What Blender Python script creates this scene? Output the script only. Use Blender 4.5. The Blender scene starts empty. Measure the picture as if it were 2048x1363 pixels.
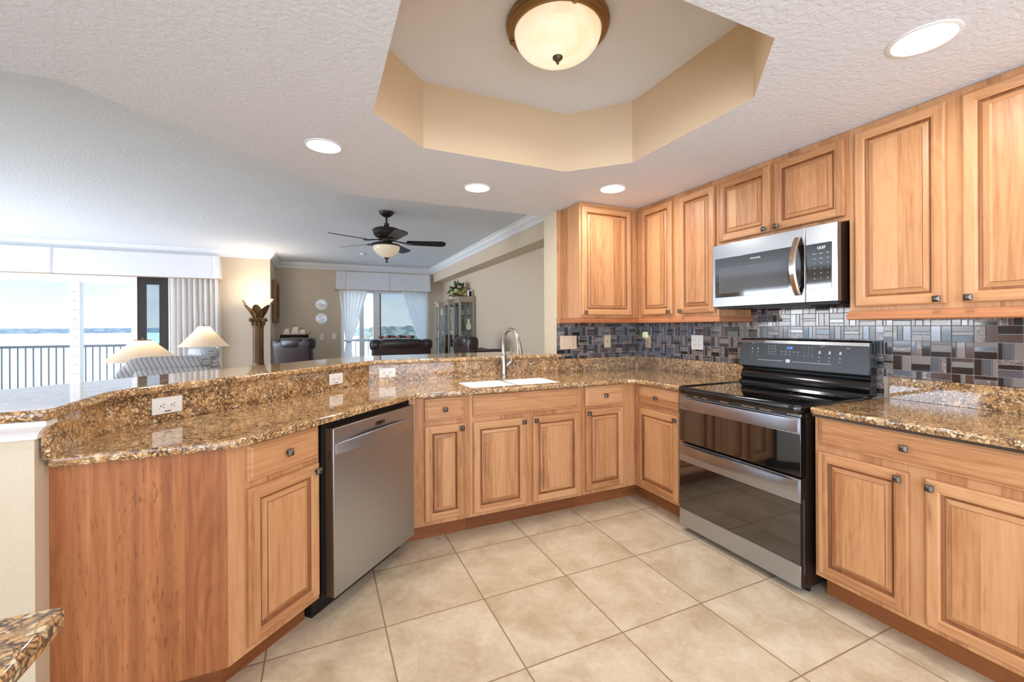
import bpy, bmesh, math, random
from math import sin, cos, pi, radians, sqrt
from mathutils import Vector, Matrix, noise
from mathutils.geometry import tessellate_polygon
random.seed(7)
SC = bpy.context.scene
COL = SC.collection

# ------------------------------------------------------------------ camera
cam = bpy.data.cameras.new('camera')
cam.lens = 853.19 / 2048 * 36.0
cam.sensor_width = 36.0
cam.shift_y = -28.0 / 2048
cam.clip_start = 0.02
cam.clip_end = 6000
camo = bpy.data.objects.new('camera', cam)
COL.objects.link(camo)
camo.location = (0, 0, 1.3002)
camo.matrix_world = (Matrix.Translation((0, 0, 1.3002)) @ Matrix.Rotation(-radians(24.268), 4, 'Z')
                     @ Matrix.Rotation(radians(90), 4, 'X') @ Matrix.Rotation(-radians(0.29), 4, 'Z'))
SC.camera = camo

# ------------------------------------------------------------------ world / exposure
SC.view_settings.view_transform = 'Standard'
SC.view_settings.look = 'None'
SC.view_settings.gamma = 1.0
SC.view_settings.exposure = 0.62
SC.view_settings.use_curve_mapping = False
SC.cycles.max_bounces = 8
SC.cycles.diffuse_bounces = 4
SC.cycles.glossy_bounces = 4
SC.cycles.transparent_max_bounces = 16
SC.cycles.caustics_reflective = False
SC.cycles.caustics_refractive = False
SC.cycles.sample_clamp_indirect = 6.0


def srgb(r, g, b, a=1.0):
    def f(c):
        c /= 255.0
        return c / 12.92 if c <= 0.04045 else ((c + 0.055) / 1.055) ** 2.4
    return (f(r), f(g), f(b), a)


class NT:
    """small helper to write node trees"""
    def __init__(s, tree):
        s.t = tree
        s.n = tree.nodes
        s.l = tree.links

    def new(s, typ, **kw):
        n = s.n.new(typ)
        for k, v in kw.items():
            setattr(n, k, v)
        return n

    def put(s, sock, v):
        if isinstance(v, bpy.types.NodeSocket):
            s.l.new(v, sock)
        elif v is not None:
            sock.default_value = v

    def math(s, op, a, b=None, clamp=False):
        n = s.new('ShaderNodeMath', operation=op, use_clamp=clamp)
        s.put(n.inputs[0], a)
        if b is not None:
            s.put(n.inputs[1], b)
        return n.outputs[0]

    def vmath(s, op, a, b=None):
        n = s.new('ShaderNodeVectorMath', operation=op)
        s.put(n.inputs[0], a)
        if b is not None:
            s.put(n.inputs[1], b)
        return n.outputs[0]

    def noise(s, vec, scale, detail=3, rough=0.5, dist=0.0, out=0):
        n = s.new('ShaderNodeTexNoise')
        s.put(n.inputs['Vector'], vec)
        n.inputs['Scale'].default_value = scale
        n.inputs['Detail'].default_value = detail
        n.inputs['Roughness'].default_value = rough
        n.inputs['Distortion'].default_value = dist
        return n.outputs[out]

    def vor(s, vec, scale, feature='F1', out='Color', rnd=1.0):
        n = s.new('ShaderNodeTexVoronoi', feature=feature)
        s.put(n.inputs['Vector'], vec)
        n.inputs['Scale'].default_value = scale
        n.inputs['Randomness'].default_value = rnd
        return n.outputs[out]

    def ramp(s, fac, stops, interp='LINEAR'):
        n = s.new('ShaderNodeValToRGB')
        n.color_ramp.interpolation = interp
        e = n.color_ramp.elements
        while len(e) < len(stops):
            e.new(0.5)
        for i, (p, c) in enumerate(stops):
            e[i].position = p
            e[i].color = c if len(c) == 4 else (*c, 1)
        s.put(n.inputs[0], fac)
        return n.outputs[0]

    def mix(s, fac, a, b, blend='MIX'):
        n = s.new('ShaderNodeMix', data_type='RGBA', blend_type=blend)
        s.put(n.inputs[0], fac)
        s.put(n.inputs[6], a)
        s.put(n.inputs[7], b)
        return n.outputs[2]

    def map(s, vec, loc=(0, 0, 0), rot=(0, 0, 0), scale=(1, 1, 1)):
        n = s.new('ShaderNodeMapping')
        s.put(n.inputs[0], vec)
        n.inputs[1].default_value = loc
        n.inputs[2].default_value = rot
        n.inputs[3].default_value = scale
        return n.outputs[0]

    def sep(s, vec):
        n = s.new('ShaderNodeSeparateXYZ')
        s.put(n.inputs[0], vec)
        return n.outputs

    def comb(s, x, y, z):
        n = s.new('ShaderNodeCombineXYZ')
        for i, v in enumerate((x, y, z)):
            s.put(n.inputs[i], v)
        return n.outputs[0]

    def bump(s, h, strength=0.2, dist=0.01):
        n = s.new('ShaderNodeBump')
        n.inputs['Strength'].default_value = strength
        n.inputs['Distance'].default_value = dist
        s.put(n.inputs['Height'], h)
        return n.outputs[0]


W = bpy.data.worlds.new('sky')
SC.world = W
W.use_nodes = True
wt = NT(W.node_tree)
wt.n.clear()
wdir = wt.new('ShaderNodeTexCoord').outputs['Generated']
wx, wy, wz = wt.sep(wdir)[:3]
up = wt.math('MAXIMUM', wz, 0.0)
base = wt.ramp(up, [(0.0, srgb(247, 249, 251)), (0.05, srgb(228, 239, 250)), (0.13, srgb(200, 222, 247)), (0.3, srgb(176, 208, 242)), (1.0, srgb(150, 190, 235))])
cl = wt.noise(wt.map(wdir, scale=(1, 1, 3.2)), 5.0, 6, 0.55)
clf = wt.ramp(cl, [(0.50, (0, 0, 0)), (0.70, (1, 1, 1))])
skyc = wt.mix(wt.math('MULTIPLY', clf, 0.85), base, srgb(255, 254, 252))
skyc = wt.mix(wt.math('MULTIPLY', wt.math('SUBTRACT', 0.1, wy), 3.0, True), skyc, srgb(218, 232, 254))
# sky boosted behind, left and overhead, out of view, as added room fill
rear_fill = wt.math('MULTIPLY', wt.math('MAXIMUM', wt.math('SUBTRACT', 0.1, wy), 0.0), 2.3)
west_fill = wt.math('MULTIPLY', wt.math('MAXIMUM', wt.math('SUBTRACT', -0.45, wx), 0.0), 17.0)
zenith_fill = wt.math('MULTIPLY', wt.math('MAXIMUM', wt.math('SUBTRACT', wz, 0.4), 0.0), 3.0)
strength = wt.math('ADD', wt.math('ADD', 0.84, zenith_fill), wt.math('ADD', rear_fill, west_fill))
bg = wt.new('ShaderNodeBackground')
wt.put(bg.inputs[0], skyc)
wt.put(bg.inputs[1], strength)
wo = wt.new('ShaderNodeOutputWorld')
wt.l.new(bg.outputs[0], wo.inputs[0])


def portal(name, loc, size_x, size_y, rot):
    l = bpy.data.lights.new(name, 'AREA')
    l.shape = 'RECTANGLE'
    l.size, l.size_y = size_x, size_y
    l.cycles.is_portal = True
    o = bpy.data.objects.new(name, l)
    COL.objects.link(o)
    o.location = loc
    o.rotation_euler = rot
    return o


portal('daylight_rear', (-1.5, -2.6, 1.125), 8.2, 2.25, (-pi / 2, 0, 0))  # portal in the unseen rear opening, added for fill
portal('daylight_side', (-6.0, 6.05, 1.15), 2.3, 4.5, (0, pi / 2, pi / 2 * 0))  # portal in the unseen left opening, added for fill
portal('daylight_terrace', (-3.7, 8.75, 1.05), 3.0, 2.05, (pi / 2, 0, 0))
portal('daylight_far_door', (1.36, 9.8, 1.05), 1.9, 2.05, (pi / 2, 0, 0))

# ------------------------------------------------------------------ materials
MAT = {}


def pmat(name, col=(200, 200, 200), rough=0.5, metal=0.0, spec=0.5, coat=0.0, emis=None, estr=0.0):
    m = bpy.data.materials.new(name)
    m.use_nodes = True
    t = NT(m.node_tree)
    b = t.n['Principled BSDF']
    b.inputs['Base Color'].default_value = srgb(*col)
    b.inputs['Roughness'].default_value = rough
    b.inputs['Metallic'].default_value = metal
    b.inputs['Specular IOR Level'].default_value = spec
    b.inputs['Coat Weight'].default_value = coat
    b.inputs['Coat Roughness'].default_value = 0.05
    if emis:
        b.inputs['Emission Color'].default_value = srgb(*emis)
        b.inputs['Emission Strength'].default_value = estr
    MAT[name] = m
    return m, t, b


def objco(t):
    return t.new('ShaderNodeTexCoord').outputs['Object']


def rnd(t):
    return t.new('ShaderNodeObjectInfo').outputs['Random']


def wood(name, axis, light, mid, dark, streak, board=0.085, rough=0.33, streak_amt=0.75):
    m, t, b = pmat(name, rough=rough + 0.08, spec=0.4)
    co = objco(t)
    r = rnd(t)
    off = t.comb(t.math('MULTIPLY', r, 37.0), t.math('MULTIPLY', r, 11.0), t.math('MULTIPLY', r, 23.0))
    x, y, z = t.sep(co)[:3]
    lat = t.math('ADD', x, t.math('MULTIPLY', y, 0.83)) if axis == 'z' else z
    lon = z if axis == 'z' else x
    cell = t.math('FLOOR', t.math('ADD', t.math('DIVIDE', lat, board), t.math('MULTIPLY', r, 9.0)))
    wn = t.new('ShaderNodeTexWhiteNoise', noise_dimensions='2D')
    t.put(wn.inputs['Vector'], t.comb(cell, t.math('MULTIPLY', r, 50.0), 0.0))
    bv = wn.outputs['Value']
    p = t.vmath('ADD', t.comb(lat, t.math('MULTIPLY', bv, 7.0), t.math('MULTIPLY', lon, 0.045)), off)
    fine = t.noise(p, 70.0, 4, 0.6)
    p2 = t.vmath('ADD', t.comb(lat, t.math('MULTIPLY', bv, 3.0), t.math('MULTIPLY', lon, 0.16)), off)
    big = t.noise(p2, 9.0, 2, 0.5, 0.6)
    rings = t.math('SINE', t.math('MULTIPLY', big, 60.0))
    v = t.math('ADD', t.math('MULTIPLY', fine, 0.5), t.math('MULTIPLY', rings, 0.035))
    v = t.math('ADD', v, t.math('MULTIPLY', t.math('SUBTRACT', bv, 0.5), 0.28))
    c = t.ramp(v, [(0.05, srgb(*dark)), (0.27, srgb(*mid)), (0.52, srgb(*light))])
    p3 = t.vmath('ADD', t.comb(lat, t.math('MULTIPLY', bv, 5.0), t.math('MULTIPLY', lon, 0.09)), off)
    st = t.noise(p3, 16.0, 3, 0.55, 0.8)
    sf = t.ramp(st, [(0.64, (0, 0, 0)), (0.74, (1, 1, 1))])
    c = t.mix(t.math('MULTIPLY', sf, streak_amt), c, srgb(*streak))
    t.put(b.inputs['Base Color'], c)
    t.put(b.inputs['Normal'], t.bump(fine, 0.06, 0.002))
    return m


wood('wood_vertical', 'z', (207, 158, 113), (193, 140, 95), (162, 108, 67), (122, 74, 43), streak_amt=0.7)
wood('wood_horizontal', 'x', (207, 158, 113), (193, 140, 95), (162, 108, 67), (138, 88, 52), board=0.3, streak_amt=0.5)
wood('wood_rail', 'x', (192, 132, 90), (178, 114, 74), (150, 90, 54), (146, 88, 50), board=0.3, streak_amt=0.4)
wood('wood_glaze', 'z', (150, 98, 58), (134, 84, 46), (108, 64, 34), (90, 52, 28), streak_amt=0.4)
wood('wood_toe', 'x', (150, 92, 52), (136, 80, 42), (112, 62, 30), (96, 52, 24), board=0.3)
wood('wood_sapele', 'z', (198, 134, 84), (170, 106, 62), (130, 74, 40), (110, 60, 32), board=0.10, rough=0.42, streak_amt=0.7)
# short dark pore ticks of the end panel veneer
_m = MAT['wood_sapele']; _t = NT(_m.node_tree); _b = _t.n['Principled BSDF']
_c0 = _b.inputs['Base Color'].links[0].from_socket
_co = objco(_t)
_tk = _t.noise(_t.map(_co, scale=(1, 1, 0.12)), 150.0, 2, 0.5)
_band = _t.noise(_t.map(_co, scale=(1, 1, 0.04)), 9.0, 2, 0.5)
_tf = _t.math('MULTIPLY', _t.ramp(_tk, [(0.60, (0, 0, 0)), (0.68, (1, 1, 1))]), _t.ramp(_band, [(0.42, (0.1, 0.1, 0.1)), (0.6, (1, 1, 1))]))
_rb = _t.noise(_t.map(_co, scale=(1, 1, 0.02)), 17.0, 3, 0.6)
_c0 = _t.mix(_t.ramp(_rb, [(0.42, (0, 0, 0)), (0.62, (0.6, 0.6, 0.6))]), _c0, srgb(132, 78, 42))
_t.put(_b.inputs['Base Color'], _t.mix(_t.math('MULTIPLY', _tf, 0.6), _c0, srgb(92, 50, 27)))
wood('wood_dark_gold', 'z', (150, 112, 70), (122, 86, 50), (84, 56, 32), (60, 38, 22))


def granite(name):
    m, t, b = pmat(name, rough=0.06, coat=0.4)
    b.inputs['Coat IOR'].default_value = 1.5
    co = objco(t)
    wob = t.vmath('SCALE', t.noise(co, 26.0, 3, 0.6, out=1))
    wob.node.inputs[3].default_value = 0.05
    p = t.vmath('ADD', co, wob)
    cellc = t.vor(p, 76.0)
    cv = t.sep(cellc)[0]
    c = t.ramp(cv, [(0.0, srgb(128, 96, 70)), (0.13, srgb(178, 138, 98)), (0.4, srgb(208, 160, 104)), (0.72, srgb(222, 180, 126)), (0.95, srgb(232, 206, 166))])
    edge = t.vor(p, 76.0, 'DISTANCE_TO_EDGE', 'Distance')
    ef = t.ramp(edge, [(0.03, (1, 1, 1)), (0.20, (0, 0, 0))])
    clus = t.noise(co, 13.0, 4, 0.65)
    cf = t.ramp(clus, [(0.36, (0, 0, 0)), (0.54, (1, 1, 1))])
    dark = t.math('MULTIPLY', ef, t.math('ADD', 0.25, t.math('MULTIPLY', cf, 0.75)))
    c = t.mix(t.math('MULTIPLY', dark, 0.92), c, srgb(52, 38, 34))
    sp = t.noise(co, 120.0, 3, 0.7)
    spf = t.ramp(sp, [(0.57, (0, 0, 0)), (0.66, (1, 1, 1))])
    c = t.mix(t.math('MULTIPLY', spf, 0.55), c, srgb(62, 46, 40))
    gold = t.noise(co, 40.0, 2, 0.5)
    c = t.mix(t.ramp(gold, [(0.55, (0, 0, 0)), (0.75, (0.3, 0.3, 0.3))]), c, srgb(186, 128, 74))
    t.put(b.inputs['Base Color'], c)
    return m


granite('granite')


def plaster(name, col, scale, strength, rough=0.75):
    m, t, b = pmat(name, col, rough, spec=0.25)
    co = objco(t)
    h = t.noise(co, scale, 4, 0.55, 0.4)
    hr = t.ramp(h, [(0.42, (0, 0, 0)), (0.58, (1, 1, 1))])
    t.put(b.inputs['Normal'], t.bump(hr, strength, 0.004))
    return m


plaster('ceiling_white', (228, 233, 242), 46.0, 0.35)
plaster('wall_beige', (214, 197, 174), 90.0, 0.12)
plaster('wall_cream', (212, 197, 172), 90.0, 0.25)
plaster('tray_beige', (220, 196, 163), 60.0, 0.05)
pmat('trim_white', (238, 238, 238), 0.35)
pmat('white_plastic', (238, 234, 226), 0.3)
pmat('almond_plastic', (222, 200, 172), 0.35)
pmat('white_ceramic', (246, 246, 246), 0.08, coat=0.5)
pmat('slot_dark', (40, 36, 34), 0.5)


def floor_mat():
    m, t, b = pmat('floor_tile', rough=0.32, spec=0.4)
    co = objco(t)
    T = 0.457
    x, y, _ = t.sep(co)[:3]
    u = t.math('DIVIDE', t.math('SUBTRACT', x, 0.7116), T)
    v = t.math('DIVIDE', t.math('SUBTRACT', y, 2.3771), T)

    def edge(w):
        f = t.math('FRACT', w)
        return t.math('MINIMUM', f, t.math('SUBTRACT', 1.0, f))
    e = t.math('MINIMUM', edge(u), edge(v))
    g = t.ramp(e, [(0.0055, (1, 1, 1)), (0.0085, (0, 0, 0))])
    wn = t.new('ShaderNodeTexWhiteNoise', noise_dimensions='2D')
    cellv = t.comb(t.math('FLOOR', u), t.math('FLOOR', v), 0.0)
    t.put(wn.inputs['Vector'], cellv)
    p = t.vmath('ADD', co, t.vmath('MULTIPLY', wn.outputs['Color'], (5.0, 5.0, 5.0)))
    n1 = t.noise(p, 4.5, 6, 0.62, 0.5)
    n2 = t.noise(p, 40.0, 4, 0.6)
    vv = t.math('ADD', t.math('MULTIPLY', n1, 0.75), t.math('MULTIPLY', n2, 0.25))
    c = t.ramp(vv, [(0.30, srgb(172, 149, 120)), (0.48, srgb(199, 180, 151)), (0.66, srgb(219, 204, 179))])
    c = t.mix(t.math('MULTIPLY', t.math('SUBTRACT', wn.outputs['Value'], 0.3), 0.10), c, srgb(196, 176, 152))
    c = t.mix(g, c, srgb(146, 116, 86))
    t.put(b.inputs['Base Color'], c)
    h = t.math('ADD', t.math('MULTIPLY', g, -1.0), t.math('MULTIPLY', n2, 0.12))
    t.put(b.inputs['Normal'], t.bump(h, 0.3, 0.003))
    t.put(b.inputs['Roughness'], t.math('ADD', 0.3, t.math('MULTIPLY', g, 0.5)))


floor_mat()


def steel(name, col=(182, 178, 174), rough=0.3):
    m, t, b = pmat(name, col, rough, 1.0)
    co = objco(t)
    n = t.noise(t.map(co, scale=(1, 1, 60)), 12.0, 3)
    t.put(b.inputs['Roughness'], t.math('ADD', rough - 0.05, t.math('MULTIPLY', n, 0.1)))
    return m


steel('stainless', (186, 192, 200), 0.34)
steel('stainless_bright', (168, 170, 174), 0.24)
pmat('nickel', (168, 160, 150), 0.28, 1.0)
pmat('chrome_handle', (196, 186, 172), 0.15, 1.0)
pmat('pewter', (96, 88, 80), 0.32, 0.9)
pmat('bronze', (52, 44, 40), 0.4, 0.4)
pmat('antique_brass', (146, 114, 74), 0.42, 0.7)
pmat('black_glass', (16, 15, 15), 0.03, coat=1.0)
MAT['black_glass'].node_tree.nodes['Principled BSDF'].inputs['Coat IOR'].default_value = 1.9
pmat('black_enamel', (14, 14, 15), 0.12, coat=0.3)
pmat('rail_grey', (112, 116, 124), 0.5)
pmat('slate_panel', (62, 62, 64), 0.3, 0.6)
pmat('grey_glass', (86, 88, 92), 0.04, coat=0.5)
pmat('mark_white', (226, 226, 226), 0.5, emis=(226, 226, 226), estr=0.15)
pmat('display_blue', (70, 130, 255), 0.4, emis=(80, 140, 255), estr=1.6)
pmat('display_white', (235, 240, 255), 0.4, emis=(235, 240, 255), estr=0.9)
pmat('dark_body', (40, 28, 22), 0.35, coat=0.2)
pmat('black_plastic', (18, 17, 17), 0.45)
pmat('door_side', (120, 96, 72), 0.35, 0.7)
# tiles
pmat('tile_black', (42, 34, 31), 0.08, coat=0.5)
pmat('tile_brown', (84, 62, 52), 0.12, coat=0.4)
m, t, b = pmat('tile_marble', (120, 104, 94), 0.12, coat=0.4)
_n = t.noise(objco(t), 45.0, 5, 0.65, 1.2)
t.put(b.inputs['Base Color'], t.ramp(_n, [(0.3, srgb(66, 54, 48)), (0.5, srgb(122, 106, 96)), (0.66, srgb(176, 164, 152))]))
pmat('tile_steel', (96, 96, 100), 0.12, 0.3, coat=0.6)
pmat('tile_ash', (130, 120, 112), 0.15, coat=0.5)
pmat('grout', (172, 168, 164), 0.8)
# soft goods
pmat('leather', (44, 36, 38), 0.32, coat=0.15)
pmat('leather_brown', (62, 46, 46), 0.36, coat=0.1)


def stripes(name, a, bcol, period):
    m, t, b = pmat(name, rough=0.85, spec=0.1)
    x, y, z = t.sep(objco(t))[:3]
    f = t.math('FRACT', t.math('DIVIDE', t.math('ADD', x, t.math('MULTIPLY', z, 0.45)), period))
    c = t.ramp(f, [(0.0, srgb(*a)), (0.30, srgb(*a)), (0.36, srgb(*bcol)), (0.60, srgb(*bcol)), (0.66, srgb(168, 166, 168)), (0.74, srgb(168, 166, 168)), (0.80, srgb(*bcol)), (0.97, srgb(*bcol))])
    t.put(b.inputs['Base Color'], c)


stripes('striped_fabric', (148, 146, 148), (202, 202, 204), 0.036)


def cloth(name, col, trans):
    m, t, b = pmat(name, col, 0.9, spec=0.05)
    tr = t.new('ShaderNodeBsdfTranslucent')
    tr.inputs[0].default_value = srgb(*col)
    mx = t.new('ShaderNodeMixShader')
    mx.inputs[0].default_value = trans
    t.l.new(b.outputs[0], mx.inputs[1])
    t.l.new(tr.outputs[0], mx.inputs[2])
    t.l.new(mx.outputs[0], t.n['Material Output'].inputs[0])


cloth('curtain_white', (250, 248, 246), 0.5)
cloth('valance_white', (236, 235, 236), 0.15)
cloth('shade_cream', (244, 226, 200), 0.3)
pmat('gold_cord', (168, 138, 100), 0.7)


def pane(name, tint, gl=1.0):
    m = bpy.data.materials.new(name)
    m.use_nodes = True
    t = NT(m.node_tree)
    t.n.remove(t.n['Principled BSDF'])
    tr = t.new('ShaderNodeBsdfTransparent')
    tr.inputs[0].default_value = srgb(*tint)
    g = t.new('ShaderNodeBsdfGlossy')
    g.inputs['Roughness'].default_value = 0.02
    fr = t.new('ShaderNodeFresnel')
    fr.inputs[0].default_value = 1.45
    mx = t.new('ShaderNodeMixShader')
    t.l.new(t.math('MULTIPLY', fr.outputs[0], gl), mx.inputs[0])
    t.l.new(tr.outputs[0], mx.inputs[1])
    t.l.new(g.outputs[0], mx.inputs[2])
    t.l.new(mx.outputs[0], t.n['Material Output'].inputs[0])
    MAT[name] = m


pane('pane_clear', (252, 253, 253), 0.12)
pane('pane_tinted', (218, 226, 230), 0.3)
pane('pane_cabinet', (236, 240, 242), 1.6)


def glow(name, col, strength, base=(240, 235, 225)):
    m, t, b = pmat(name, base, 0.3, emis=col, estr=strength)


glow('downlight_glow', (255, 250, 240), 5.0)
m, t, b = pmat('alabaster_lit', (246, 230, 200), 0.18, coat=0.3)
_c = objco(t)
_n = t.noise(_c, 7.0, 3, 0.5, 0.8)
b.inputs['Emission Strength'].default_value = 0.42
t.put(b.inputs['Emission Color'], t.ramp(_n, [(0.35, srgb(250, 222, 184)), (0.6, srgb(255, 246, 226))]))
pmat('bowl_glass', (196, 184, 162), 0.3, emis=(255, 232, 200), estr=0.18)
pmat('torch_glass', (250, 242, 226), 0.3, emis=(255, 240, 214), estr=0.6)
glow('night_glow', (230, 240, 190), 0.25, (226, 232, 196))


# ------------------------------------------------------------------ mesh helpers
class MB:
    def __init__(s):
        s.bm = bmesh.new()

    def _mark(s, faces, m, smooth):
        for f in faces:
            f.material_index = m
            f.smooth = smooth

    def poly(s, pts, m=0, smooth=False):
        f = s.bm.faces.new([s.bm.verts.new(p) for p in pts])
        f.material_index = m
        f.smooth = smooth
        return f

    def box(s, x0, y0, z0, x1, y1, z1, m=0, b=0.0, seg=2):
        x0, x1 = min(x0, x1), max(x0, x1)
        y0, y1 = min(y0, y1), max(y0, y1)
        z0, z1 = min(z0, z1), max(z0, z1)
        v = [s.bm.verts.new((x, y, z)) for z in (z0, z1) for y in (y0, y1) for x in (x0, x1)]
        fs = [s.bm.faces.new([v[i] for i in q]) for q in ((0, 2, 3, 1), (4, 5, 7, 6), (0, 1, 5, 4), (2, 6, 7, 3), (0, 4, 6, 2), (1, 3, 7, 5))]
        s._mark(fs, m, False)
        if b > 0:
            b = min(b, 0.49 * min(x1 - x0, y1 - y0, z1 - z0))
            es = list({e for f in fs for e in f.edges})
            r = bmesh.ops.bevel(s.bm, geom=es, offset=b, segments=seg, profile=0.5, affect='EDGES')
            for f in r['faces']:
                f.material_index = m
                f.smooth = True
        return s

    def xbox(s, M, sx, sy, sz, m=0, b=0.0):
        """a box of the given size centred on matrix M"""
        n = len(s.bm.verts)
        s.box(-sx / 2, -sy / 2, -sz / 2, sx / 2, sy / 2, sz / 2, m, b)
        s.bm.verts.ensure_lookup_table()
        for v in s.bm.verts[n:]:
            v.co = M @ v.co
        return s

    def rings(s, loops, m=0, smooth=True, close=True, cap0=True, cap1=True, mats=None):
        """loft a list of rings of points (each the same length)"""
        V = [[s.bm.verts.new(p) for p in lp] for lp in loops]
        n = len(loops[0])
        for i in range(len(V) - 1):
            for j in range(n if close else n - 1):
                k = (j + 1) % n
                try:
                    f = s.bm.faces.new((V[i][j], V[i][k], V[i + 1][k], V[i + 1][j]))
                    f.material_index = mats[j] if mats else m
                    f.smooth = smooth
                except ValueError:
                    pass
        for c, lp in ((cap0, V[0]), (cap1, V[-1])):
            if c and len(lp) > 2:
                f = s.bm.faces.new(lp)
                f.material_index = m
        return V

    def lathe(s, prof, c=(0, 0, 0), seg=24, m=0, smooth=True, axis='z', squash=1.0):
        loops = []
        for r, z in prof:
            lp = []
            for k in range(seg):
                a = 2 * pi * k / seg
                p = (max(r, 1e-4) * cos(a), max(r, 1e-4) * sin(a) * squash, z)
                if axis == 'y':
                    p = (p[0], p[2], p[1])
                elif axis == 'x':
                    p = (p[2], p[0], p[1])
                lp.append((p[0] + c[0], p[1] + c[1], p[2] + c[2]))
            loops.append(lp)
        s.rings(loops, m, smooth)
        return s

    def tube(s, path, r, seg=10, m=0, smooth=True, flat=None):
        """a tube along a path; r a number or one per point; flat=(sx,sy) squashes the section"""
        P = [Vector(p) for p in path]
        R = r if isinstance(r, (list, tuple)) else [r] * len(P)
        T = []
        for i in range(len(P)):
            d = (P[min(i + 1, len(P) - 1)] - P[max(i - 1, 0)])
            T.append(d.normalized())
        ref = Vector((0, 0, 1)) if abs(T[0].z) < 0.9 else Vector((1, 0, 0))
        loops = []
        for i, p in enumerate(P):
            a = T[i].cross(ref)
            if a.length < 1e-4:
                a = T[i].cross(Vector((0, 1, 0)))
            a.normalize()
            bb = T[i].cross(a).normalized()
            ref = -bb if bb.dot(ref) < 0 else bb
            fx, fy = flat or (1, 1)
            loops.append([p + a * (R[i] * fx * cos(2 * pi * k / seg)) + bb * (R[i] * fy * sin(2 * pi * k / seg)) for k in range(seg)])
        s.rings(loops, m, smooth)
        return s

    def prism(s, outer, z0, z1, m=0, holes=(), edge=0.0, side_m=None, hole_m=None, bottom=True, top=True):
        """vertical prism of a polygon with holes; edge rounds the outer top and bottom edge"""
        side_m = m if side_m is None else side_m
        hole_m = side_m if hole_m is None else hole_m
        if edge > 0:
            prof = [(edge, z0), (0.3 * edge, z0 + 0.3 * edge), (0, z0 + edge), (0, z1 - edge), (0.3 * edge, z1 - 0.3 * edge), (edge, z1)]
        else:
            prof = [(0, z0), (0, z1)]
        loops = [[(x, y, z) for x, y in offset_poly(outer, d)] for d, z in prof]
        s.rings(loops, side_m, edge > 0, cap0=False, cap1=False)
        for h in holes:
            s.rings([[(x, y, z0) for x, y in h], [(x, y, z1) for x, y in h]], hole_m, False, cap0=False, cap1=False)
        o = offset_poly(outer, prof[0][0])
        for z, on in ((z0, bottom), (z1, top)):
            if not on:
                continue
            if not holes:
                s.poly([(x, y, z) for x, y in o], m)
            else:
                lists = [[Vector((x, y, z)) for x, y in o]] + [[Vector((x, y, z)) for x, y in h] for h in holes]
                flat = [p for l in lists for p in l]
                vs = [s.bm.verts.new(p) for p in flat]
                for tri in tessellate_polygon(lists):
                    try:
                        f = s.bm.faces.new([vs[i] for i in tri])
                        f.material_index = m
                    except ValueError:
                        pass
        return s

    def sweep(s, prof, path, m=0, closed=False, smooth=False):
        """a moulding profile [(out, z)] swept along an XY path with mitred corners; out is to the right of travel"""
        n = len(path)
        loops = []
        for i in range(n):
            p = Vector(path[i][:2])
            a = Vector(path[(i - 1) % n][:2])
            c = Vector(path[(i + 1) % n][:2])
            d0 = (p - a).normalized() if (closed or i > 0) else (c - p).normalized()
            d1 = (c - p).normalized() if (closed or i < n - 1) else d0
            n0 = Vector((d0.y, -d0.x))
            n1 = Vector((d1.y, -d1.x))
            b = (n0 + n1)
            b = b / max(b.dot(n0), 0.2)
            loops.append([(p.x + b.x * o, p.y + b.y * o, z) for o, z in prof])
        if closed:
            loops.append(loops[0])
        s.rings(loops, m, smooth, cap0=not closed, cap1=not closed)
        return s

    def surf(s, fn, nu, nv, m=0, smooth=True, thick=0.0):
        V = [[s.bm.verts.new(fn(i / nu, j / nv)) for i in range(nu + 1)] for j in range(nv + 1)]
        for j in range(nv):
            for i in range(nu):
                f = s.bm.faces.new((V[j][i], V[j][i + 1], V[j + 1][i + 1], V[j + 1][i]))
                f.material_index = m
                f.smooth = smooth
        return s

    def superq(s, c, r, e=0.35, e2=None, seg=24, rings=14, m=0, M=None, bend=None):
        """rounded cushion: superellipsoid"""
        e2 = e if e2 is None else e2

        def pw(v, k):
            return math.copysign(abs(v) ** k, v)
        loops = []
        for i in range(rings + 1):
            th = -pi / 2 + pi * i / rings
            th = max(min(th, pi / 2 - 0.02), -pi / 2 + 0.02)
            lp = []
            for k in range(seg):
                ph = 2 * pi * k / seg
                p = Vector((r[0] * pw(cos(th), e) * pw(cos(ph), e2), r[1] * pw(cos(th), e) * pw(sin(ph), e2), r[2] * pw(sin(th), e)))
                if bend:
                    p = bend(p)
                if M:
                    p = M @ p
                lp.append(p + Vector(c))
            loops.append(lp)
        s.rings(loops, m, True)
        return s

    def text(s, body, size, M, m=0, align='CENTER'):
        cu = bpy.data.curves.new('t', 'FONT')
        cu.body = body
        cu.size = size
        cu.align_x = align
        cu.align_y = 'CENTER'
        cu.resolution_u = 2
        o = bpy.data.objects.new('t', cu)
        COL.objects.link(o)
        me = o.to_mesh()
        n = len(s.bm.verts)
        nf = len(s.bm.faces)
        s.bm.from_mesh(me)
        o.to_mesh_clear()
        bpy.data.objects.remove(o)
        bpy.data.curves.remove(cu)
        s.bm.verts.ensure_lookup_table()
        s.bm.faces.ensure_lookup_table()
        for v in s.bm.verts[n:]:
            v.co = M @ v.co
        for f in s.bm.faces[nf:]:
            f.material_index = m
        return s

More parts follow.
